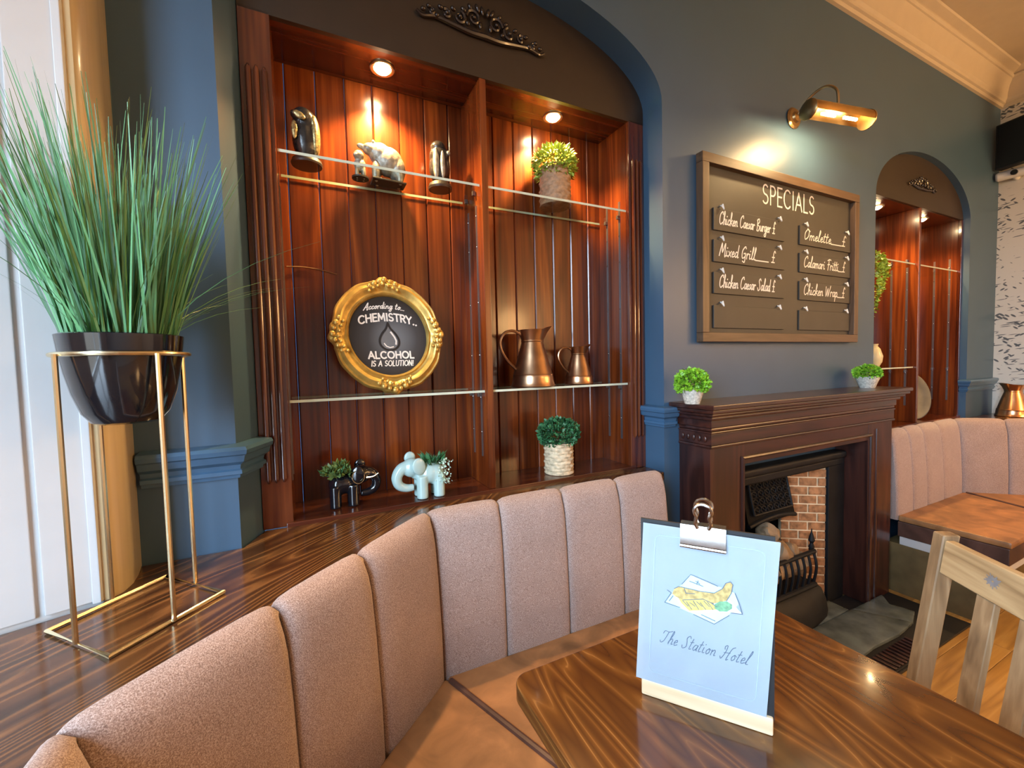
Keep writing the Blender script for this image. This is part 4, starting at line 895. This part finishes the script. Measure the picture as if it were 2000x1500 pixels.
# ================================================================== THINGS ON THE GLASS SHELVES
from mathutils import Euler
Z1 = 2.1253
t = thing('figurine', (.028, 1.626, Z1), 'tall rounded dark figurine with gold speckled side, leftmost on the upper shelf', 'figurine', )
finish('base', lathe(BM(), [(.001, 0), (.048, 0), (.050, .006), (.046, .018), (.001, .020)], (.028, 1.626, Z1), 24), M['black'], t)
bm = BM(); ell(bm, (.028, 1.626, Z1 + .085), (.043, .040, .075)); ell(bm, (.030, 1.628, Z1 + .135), (.042, .038, .055)); ell(bm, (.022, 1.618, Z1 + .158), (.034, .034, .030)); ell(bm, (-.002, 1.600, Z1 + .150), (.018, .014, .012), Euler((0, .6, .6)))
blob('body', bm, M['darkres'], t)
bm = BM(); ell(bm, (.056, 1.622, Z1 + .098), (.018, .034, .070)); ell(bm, (.052, 1.620, Z1 + .140), (.016, .028, .032)); blob('wing', bm, M['goldspeck'], t, label='gold speckled wing')
bm = BM(); ell(bm, (.010, 1.5855, Z1 + .147), (.020, .006, .011), Euler((0, .45, 0))); ell(bm, (-.006, 1.592, Z1 + .100), (.010, .006, .030)); finish('patch', bm, M['goldspeck'], t, label='gold patch')
t = thing('figurine', (.270, 1.67, Z1), 'silvered hunched bear figurine with a small cub beside it', 'figurine')
bm = BM(); c = Vector((.290, 1.672, Z1))
ell(bm, c + Vector((.020, 0, .085)), (.055, .042, .055), Euler((0, .5, 0))); ell(bm, c + Vector((-.010, 0, .108)), (.042, .036, .042)); ell(bm, c + Vector((-.048, -.004, .118)), (.026, .024, .022)); ell(bm, c + Vector((-.078, -.006, .122)), (.016, .011, .010), Euler((0, .25, 0))); ell(bm, c + Vector((.052, 0, .060)), (.032, .038, .050))
for dx, dy in ((-.030, -.020), (-.022, .020), (.058, -.022), (.060, .020)): ell(bm, c + Vector((dx, dy, .035)), (.015, .014, .040))
for dy in (-.018, .016): ell(bm, c + Vector((-.036, dy, .142)), (.007, .005, .008))
blob('bear', bm, M['silver'], t)
bm = BM(); c = Vector((.205, 1.66, Z1)); ell(bm, c + Vector((0, 0, .050)), (.022, .018, .026)); ell(bm, c + Vector((-.004, -.006, .082)), (.019, .018, .018)); ell(bm, c + Vector((-.016, -.016, .078)), (.009, .009, .007))
for dx, dy in ((-.012, -.008), (.012, -.008), (-.010, .010), (.012, .010)): ell(bm, c + Vector((dx, dy, .022)), (.008, .008, .026))
blob('cub', bm, M['silver'], t, .0025)
finish('base', merge(lathe(BM(), [(.001, 0), (.03, 0), (.03, .006), (.001, .008)], (.205, 1.66, Z1), 16), prism(BM(), [(.245, 1.63), (.37, 1.64), (.37, 1.705), (.245, 1.70)], Z1, Z1 + .007, .002)), M['black'], t)
t = thing('figurine', (.503, 1.644, Z1), 'slim dark figurine with silvery streaks, rightmost on the upper shelf', 'figurine')
finish('base', lathe(BM(), [(.001, 0), (.045, 0), (.047, .008), (.043, .020), (.036, .026), (.001, .028)], (.503, 1.644, Z1), 24), M['black'], t)
bm = BM(); ell(bm, (.503, 1.644, Z1 + .085), (.042, .038, .070)); ell(bm, (.503, 1.644, Z1 + .125), (.040, .036, .050)); ell(bm, (.497, 1.640, Z1 + .160), (.030, .028, .026)); ell(bm, (.528, 1.622, Z1 + .135), (.012, .012, .014)); blob('body', bm, M['darkres'], t)
bm = BM(); ell(bm, (.481, 1.617, Z1 + .090), (.013, .012, .062)); ell(bm, (.505, 1.608, Z1 + .085), (.010, .008, .055)); ell(bm, (.531, 1.613, Z1 + .135), (.009, .006, .010)); blob('front', bm, M['silver'], t, .0025, label='silvery streaked front')
def weave(r, h, c, rows=9, ns=11, rim=.004):
    prof = []; m = rows * 4
    for i in range(m + 1): prof.append((r, h * i / m))
    def fr(rr, z, a): k = z / h * rows; return rr * (1 + .085 * abs(math.sin(PI * k)) * (1 if (int(k) + int(a / (2 * PI) * ns)) % 2 else .35) + .02 * math.sin(a * ns + PI * int(k)))
    bm = lathe(BM(), [(.001, 0)] + prof + [(r * .93, h), (r * .9, h - .02), (.001, h - .022)], c, ns * 6, True, fr)
    tube(bm, [(c[0] + r * 1.02 * math.cos(2 * PI * q / 40), c[1] + r * 1.02 * math.sin(2 * PI * q / 40), c[2] + h) for q in range(40)], rim, 8, closed=True)
    tube(bm, [(c[0] + r * 1.01 * math.cos(2 * PI * q / 40), c[1] + r * 1.01 * math.sin(2 * PI * q / 40), c[2] + rim) for q in range(40)], rim, 8, closed=True); return bm
def basketplant(label, c, r, h, wm, lm, rad, lift, n=900, size=.017, zmin=-.5, asp=.6):
    t = thing('potted_plant', c, label, 'plant'); finish('basket', weave(r, h, c), wm, t, sharp=60)
    finish('foliage', leafball((c[0], c[1], c[2] + h + lift), rad, n, size, zmin, asp), lm, t, kind='stuff')
basketplant('lime green plant in a brown woven basket on the upper glass shelf', (1.025, 1.624, Z1), .066, .165, M['wickerbrown'], M['leafyellow'], (.105, .095, .088), .018, 1500, .024, -.75, .35)
basketplant('dark green bushy plant in a pale woven basket on the cabinet floor', (.997, 1.590, .9403), .062, .135, M['wicker'], M['leafdark'], (.100, .09, .072), .042, 1900, .016, -.75, .7)

# gilt framed oval sign leaning on the lower glass shelf
t = thing('framed_sign', (.286, 1.545, 1.3315), 'oval chalk sign in an ornate gilt frame on the lower glass shelf', 'sign')
ang = math.radians(9)
def sgp(u, v, d=0): # u across, v up from the foot, d towards the room
    ca, sa = math.cos(math.radians(2.5)), math.sin(math.radians(2.5)); uu = u * ca + (v - .21) * -sa * .9 ; vv = v
    return Vector((.272 + uu, 1.548 + vv * math.sin(ang) - d * math.cos(ang), 1.3345 + vv * math.cos(ang) + d * math.sin(ang)))
bm = BM(); nA = 192; rows = []
RP = [(.000, .008), (.008, .020), (.014, .012), (.022, .014), (.030, .026), (.040, .030), (.050, .022), (.056, .014), (.062, .016), (.068, .008), (.068, -.004), (0, -.004)]
for i in range(nA):
    a_ = 2 * PI * i / nA; card = max(0, math.cos(4 * a_)) ** 6; diag = max(0, -math.cos(4 * a_)) ** 8
    row = []
    for j, (o, hgt) in enumerate(RP):
        k = o / .068; wob = (.006 * card + .004 * diag + .0035 * math.sin(28 * a_) * (card > .05) + .0025 * math.cos(12 * a_)) * k
        hh = hgt + (.004 * math.sin(40 * a_ + j) * card if 3 < j < 9 else 0)
        rx = .137 + o * .86 + wob; rz = .146 + o * .90 + wob
        row.append(sgp(rx * math.cos(a_), .213 + rz * math.sin(a_), hh))
    rows.append(row)
grid(bm, rows, closed_u=True, closed_v=True); finish('gilt_frame', fixn(bm), M['gold'], t, sharp=50)
for k in range(4):
    a0 = k * PI / 2; bm = BM()
    for q in range(-3, 4):
        a_ = a0 + q * .105; rr = 1.0 - .028 * abs(q)
        ell(bm, sgp(.190 * rr * math.cos(a_), .213 + .202 * rr * math.sin(a_), .024), (.0085, .007, .0085) if q % 2 else (.011, .009, .011), n=7)
        ell(bm, sgp(.172 * rr * math.cos(a_ + .05), .213 + .183 * rr * math.sin(a_ + .05), .030), (.006, .006, .006), n=6)
    finish('carved_leaf', bm, M['gold'], t, kind='stuff')
bm = BM(); vv = [bm.verts.new(sgp(.139 * math.cos(2 * PI * q / 64), .213 + .148 * math.sin(2 * PI * q / 64), .004)) for q in range(64)]; bm.faces.new(vv)
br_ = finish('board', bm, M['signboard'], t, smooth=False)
FG = lambda u, v, h=0: sgp(u, .213 + v, .0048 + h)
FG2 = lambda u, v, h=0: sgp(u, .213 + v, .0056 + h)
bm = BM(); bow = lambda k: (lambda u, v: (u, v - k * u * u))
write(bm, 'According to...', SM, FG, -.080, .100, .145, .024, .0032, True, .25, .05, bow(1.4))
letters('CHEMISTRY..', CAPS, FG, -.100, .055, .206, .027, .0058, M['chalk'], br_, .14, bow(1.5))
letters('ALCOHOL', CAPS, FG, -.078, -.084, .160, .024, .0056, M['chalk'], br_, .16)
write(bm, 'IS A SOLUTION!', CAPS, FG, -.072, -.112, .148, .019, .0034, False, .2, .16)
finish('lettering', bm, M['chalk'], br_, smooth=False, kind='stuff')
drop = [(0, .046), (.008, .026), (.024, .006), (.034, -.016), (.032, -.036), (.018, -.050), (0, -.054), (-.018, -.050), (-.032, -.036), (-.034, -.016), (-.024, .006), (-.008, .026)]
ds = smoothline([(x, y_, 0) for x, y_ in drop + [drop[0]]], 5); bm = BM(); ribbon(bm, [(p.x, p.y) for p in ds], .0075, FG); finish('drop_outline', bm, M['black'], br_, smooth=False)
bm = BM(); poly(bm, [(p.x * .86, p.y * .86 - .004) for p in ds[:-1]], FG); finish('drop_fill', bm, plain('grey airbrush', (.16, .17, .18), .5), br_, smooth=False)
bm = BM(); ribbon(bm, [(.008, .012), (.019, -.006), (.024, -.020), (.022, -.032)], .006, FG2); ribbon(bm, [(-.019, -.030), (-.012, -.040), (0, -.045), (.012, -.042)], .004, FG2); finish('drop_shine', bm, M['chalk'], br_, smooth=False)

# copper jugs
def jug(label, c, s, mat, ang=0, group=None):
    t = thing('copper_jug', c, label, 'jug'); R3 = Matrix.Translation(c) @ Matrix.Rotation(ang, 4, 'Z') @ Matrix.Diagonal((s, s, s, 1))
    def T(bm): bmesh.ops.transform(bm, matrix=R3, verts=bm.verts); return bm
    finish('body', T(lathe(BM(), [(.001, 0), (.094, 0), (.098, .004), (.095, .010), (.091, .022), (.089, .040), (.087, .050), (.088, .053), (.084, .060), (.066, .130), (.050, .185), (.047, .195), (.045, .193), (.001, .19)], (0, 0, 0), 48)), mat, t)
    def fr(r, z, a): return r * (1 + .38 * max(0, math.cos(a)) ** 5 * min(1, max(0, (z - .195) / .05)))
    nk = BM(); rows = []
    for r, z in [(.047, .193), (.050, .197), (.048, .203), (.056, .228), (.066, .247), (.063, .247), (.052, .225), (.044, .203)]:
        rows.append([(fr(r, z, a_) * math.cos(a_), fr(r, z, a_) * math.sin(a_), z + .018 * max(0, math.cos(a_)) ** 3 * max(0, (z - .2) / .047)) for a_ in [2 * PI * q / 48 for q in range(48)]])
    grid(nk, rows, closed_v=True); finish('neck', T(fixn(nk)), mat, t)
    finish('handle', T(tube(BM(), [(-.048, 0, .225), (-.085, 0, .243), (-.125, 0, .235), (-.147, 0, .200), (-.142, 0, .160), (-.115, 0, .115), (-.085, 0, .085), (-.078, 0, .078)], .0062, 8, 5, flat=1.5)), mat, t)
jug('large aged copper jug with a looped handle on the lower glass shelf', (.882, 1.605, 1.3313), .99, M['copper'], math.radians(-8))
jug('small aged copper jug with a looped handle on the lower glass shelf', (1.140, 1.63, 1.3313), .70, M['copper'], math.radians(-8))
jug('bright copper jug on the far ledge against the patterned wallpaper', (5.0, 1.245, .9262), 1.0, M['copperbright'], math.radians(150))

# elephant planters
def elephant(label, c, s, mat, flip, lmat, dark, lift=0):
    t = thing('elephant_planter', c, label, 'planter'); c = Vector(c); f = -1 if flip else 1
    def P(x, y_, z): return c + Vector((x * f, y_, z)) * s
    bm = BM(); ell(bm, P(.022, 0, .088), (.052 * s, .042 * s, .042 * s)); ell(bm, P(.040, 0, .085), (.036 * s, .042 * s, .045 * s))
    for x, y_ in ((-.012, -.024), (-.012, .022), (.052, -.024), (.052, .022)): tube(bm, [P(x, y_, .001), P(x, y_, .085)], .021 * s, 14)
    ell(bm, P(-.046, -.004, .116), (.036 * s, .034 * s, .036 * s)); ell(bm, P(-.020, 0, .100), (.036 * s, .034 * s, .034 * s))
    tube(bm, [P(-.060, -.006, .122), P(-.086, -.006, .112), P(-.101, -.006, .085), P(-.094, -.006, .056), P(-.068, -.006, .042), P(-.040, -.008, .042)], lambda q: (.024 - .011 * q) * s, 12, 5)
    b = blob('body', bm, mat, t, .0028 * s + .0002, 5)
    bm = BM(); ell(bm, P(-.026, -.040, .124), (.027 * s, .008 * s, .033 * s), Euler((0, -.25 * f, .25 * f))); blob('ear', bm, mat, t, .0025, 4); bm = BM(); ell(bm, P(-.044, .030, .146), (.022 * s, .008 * s, .024 * s)); blob('ear', bm, mat, t, .0025, 4)
    bm = BM(); pts = []
    for i in range(70):
        a_ = random.uniform(0, 2 * PI); r = .030 * s * math.sqrt(random.random()); pts.append((P(.040, 0, .118 + lift) + Vector((r * math.cos(a_), r * math.sin(a_), 0)), (math.cos(a_) * .6, math.sin(a_) * .6, 1)))
    leaves(bm, pts, .046 * s, .25, .22); finish('leaves', bm, lmat, t, kind='stuff')
    return t, P
t, P = elephant('pale teal ceramic elephant planter with small ferns and white blossom', (.378, 1.560, .9403), 1.0, M['teal'], False, M['leafdark'], False)
bm = BM(); pts = [(P(random.gauss(.066, .012), random.uniform(-.05, -.035), random.uniform(.05, .14)), (0.3, -1, .3)) for i in range(130)]; leaves(bm, pts, .009, .8, .8); finish('blossom', bm, M['flower'], t, kind='stuff')
t, P = elephant('glossy black elephant planter filled with grey green succulents', (.118, 1.600, .9403), .92, M['blackgloss'], True, M['leafdark'], True)
bm = BM(); pts = []
for cx, cy, cz, r in ((.070, -.02, .135, .024), (.048, -.035, .125, .020), (.030, -.01, .15, .026), (.010, -.03, .128, .018)):
    for i in range(60): d = Vector((random.gauss(0, 1), random.gauss(0, 1), abs(random.gauss(0, 1)))).normalized(); pts.append((P(cx, cy, cz) + d * r * .4, d))
leaves(bm, pts, .022, .3, .55); finish('succulents', bm, M['succ'], t, kind='stuff')
finish('tusk', tube(BM(), [P(-.060, -.030, .105), P(-.085, -.040, .108), P(-.105, -.044, .120)], lambda q: .005 * (1 - .7 * q), 8, 4), M['brass'], t, label='gilt tusk')
finish('hoop', tube(BM(), [P(-.03 + .022 * math.cos(q * PI / 8), -.044, .115 + .026 * math.sin(q * PI / 8)) for q in range(16)], .0022, 6, closed=True), M['brass'], t, label='gilt hoop')
tag(finish('wire', tube(BM(), [(-.052, 1.722, 1.80), (.0, 1.726, 1.803), (.06, 1.724, 1.797), (.115, 1.727, 1.785)], .0022, 6, 5), M['copper']), 'thin loose wire lying against the back boards left of the sign', 'wire')

# ================================================================== MANTEL PLANTS, FAR CABINET THINGS, TV, CAMERA
def mantel(label, c, r0, r1, h, rad, n, lm=M['leafbright']):
    t = thing('potted_plant', c, label, 'plant')
    finish('pot', lathe(BM(), [(.001, 0), (r0, 0), (r0 * 1.04, .004), (r1, h * .8), (r1 * 1.02, h), (r1 * .92, h), (r1 * .88, h - .012), (.001, h - .012)], c, 40, True, lambda r, z, a: r * (1 + .025 * math.sin(18 * a + z * 500) * math.sin(z * 420))), M['stonepot'], t, sharp=60)
    finish('foliage', leafball((c[0], c[1], c[2] + h + rad[2] * .35), rad, n, .015, -.6, .9), lm, t, kind='stuff')
mantel('bright green ball plant in a pale pot, near end of the mantel', (1.475, 1.275, 1.2432), .030, .045, .066, (.073, .073, .066), 1100)
mantel('flatter bright green plant in a pale pot, far end of the mantel', (2.945, 1.300, 1.2432), .036, .055, .068, (.072, .070, .050), 900)
t = thing('trailing_plant', (3.36, 1.52, 2.0803), 'lime green trailing plant hanging from the upper shelf of the far cabinet', 'plant')
finish('pot', lathe(BM(), [(.001, 0), (.035, 0), (.045, .07), (.040, .07), (.001, .06)], (3.36, 1.54, 2.0803), 20), M['stonepot'], t)
bm = BM(); pts = []
for i in range(14):
    x = 3.325 + .009 * i; L_ = .40 - .020 * i
    for k in range(22): q = k / 21; pts.append(((x + .02 * math.sin(i) * q + .06 * q * (i / 14), 1.452 - .012 * math.sin(PI * q), 2.10 - L_ * q), (random.gauss(0, .4), -1, -.4)))
leaves(bm, pts, .026, .5, .7); finish('foliage', bm, M['leafyellow'], t, kind='stuff')
tv_ = finish('cream_vase', lathe(BM(), [(.001, 0), (.03, 0), (.05, .04), (.055, .08), (.04, .13), (.025, .15), (.03, .165), (.001, .16)], (3.535, 1.53, 1.3453), 24), plain('cream glaze', (.70, .62, .36), .3), label='cream vase on the lower glass shelf of the far cabinet', cat='vase')
t = thing('glass_jar', (4.09, 1.55, 2.0803), 'small clear glass jar on the top shelf of the far cabinet', 'jar')
finish('body', lathe(BM(), [(.001, .003), (.030, .003), (.033, .01), (.033, .085), (.026, .10), (.026, .11)], (4.09, 1.55, 2.0803), 24, cap=False), M['glass'], t)
finish('lid', lathe(BM(), [(.001, .108), (.030, .108), (.030, .125), (.001, .127)], (4.09, 1.55, 2.0803), 20), M['steel'], t)
bm = lathe(BM(), [(.001, .0), (.070, .002), (.085, .008), (.115, .012), (.120, .020), (.114, .022), (.084, .016), (.068, .010), (.030, .012), (.001, .022)], (0, 0, 0), 48)
bmesh.ops.transform(bm, matrix=Matrix.Translation((4.135, 1.555, 1.115)) @ Matrix.Rotation(math.radians(-30), 4, 'Z') @ Matrix.Rotation(math.radians(78), 4, 'X') @ Matrix.Diagonal((1.15, 1.5, 1, 1)), verts=bm.verts)
finish('pewter_plate', bm, M['pewter'], label='oval pewter plate leaning at the divider of the far cabinet', cat='plate')
t = thing('television', (5.02, 1.05, 2.86), 'black television on a bracket high in the far right corner', 'television')
TVM = Matrix.Translation((4.95, 1.03, 3.06)) @ Matrix.Rotation(math.radians(-14), 4, 'Z')
finish('casing', B((-.025, -.55, -.175), (.045, .36, .175), .008, 2, TVM), M['black'], t)
finish('screen', B((-.027, -.535, -.160), (-.0255, .345, .160), 0, 2, TVM), M['blackgloss'], t)
finish('bracket', B((.045, -.12, -.06), (.17, .02, .06), .004, 2, TVM), M['iron'], t)
t = thing('security_camera', (5.1, 1.33, 2.83), 'white bullet security camera on the papered wall under the television', 'camera')
ca = Vector((5.06, 1.415 - .025, 2.838)); cb = Vector((5.10, 1.19, 2.845)); da = (cb - ca).normalized()
finish('body', tube(BM(), [ca + Vector((0, 0, 0)), ca + da * .01, ca + da * .20, cb], lambda q: .034 if q > .05 else .026, 20), M['white'], t)
finish('lens', tube(BM(), [Vector((5.045, 1.285, 2.838)), Vector((5.030, 1.285, 2.838))], .020, 16), M['blackgloss'], t, label='black lens')
finish('mount', tube(BM(), [(5.09, 1.30, 2.84), (5.13, 1.30, 2.82), (5.159, 1.30, 2.82)], .018, 12), M['white'], t)
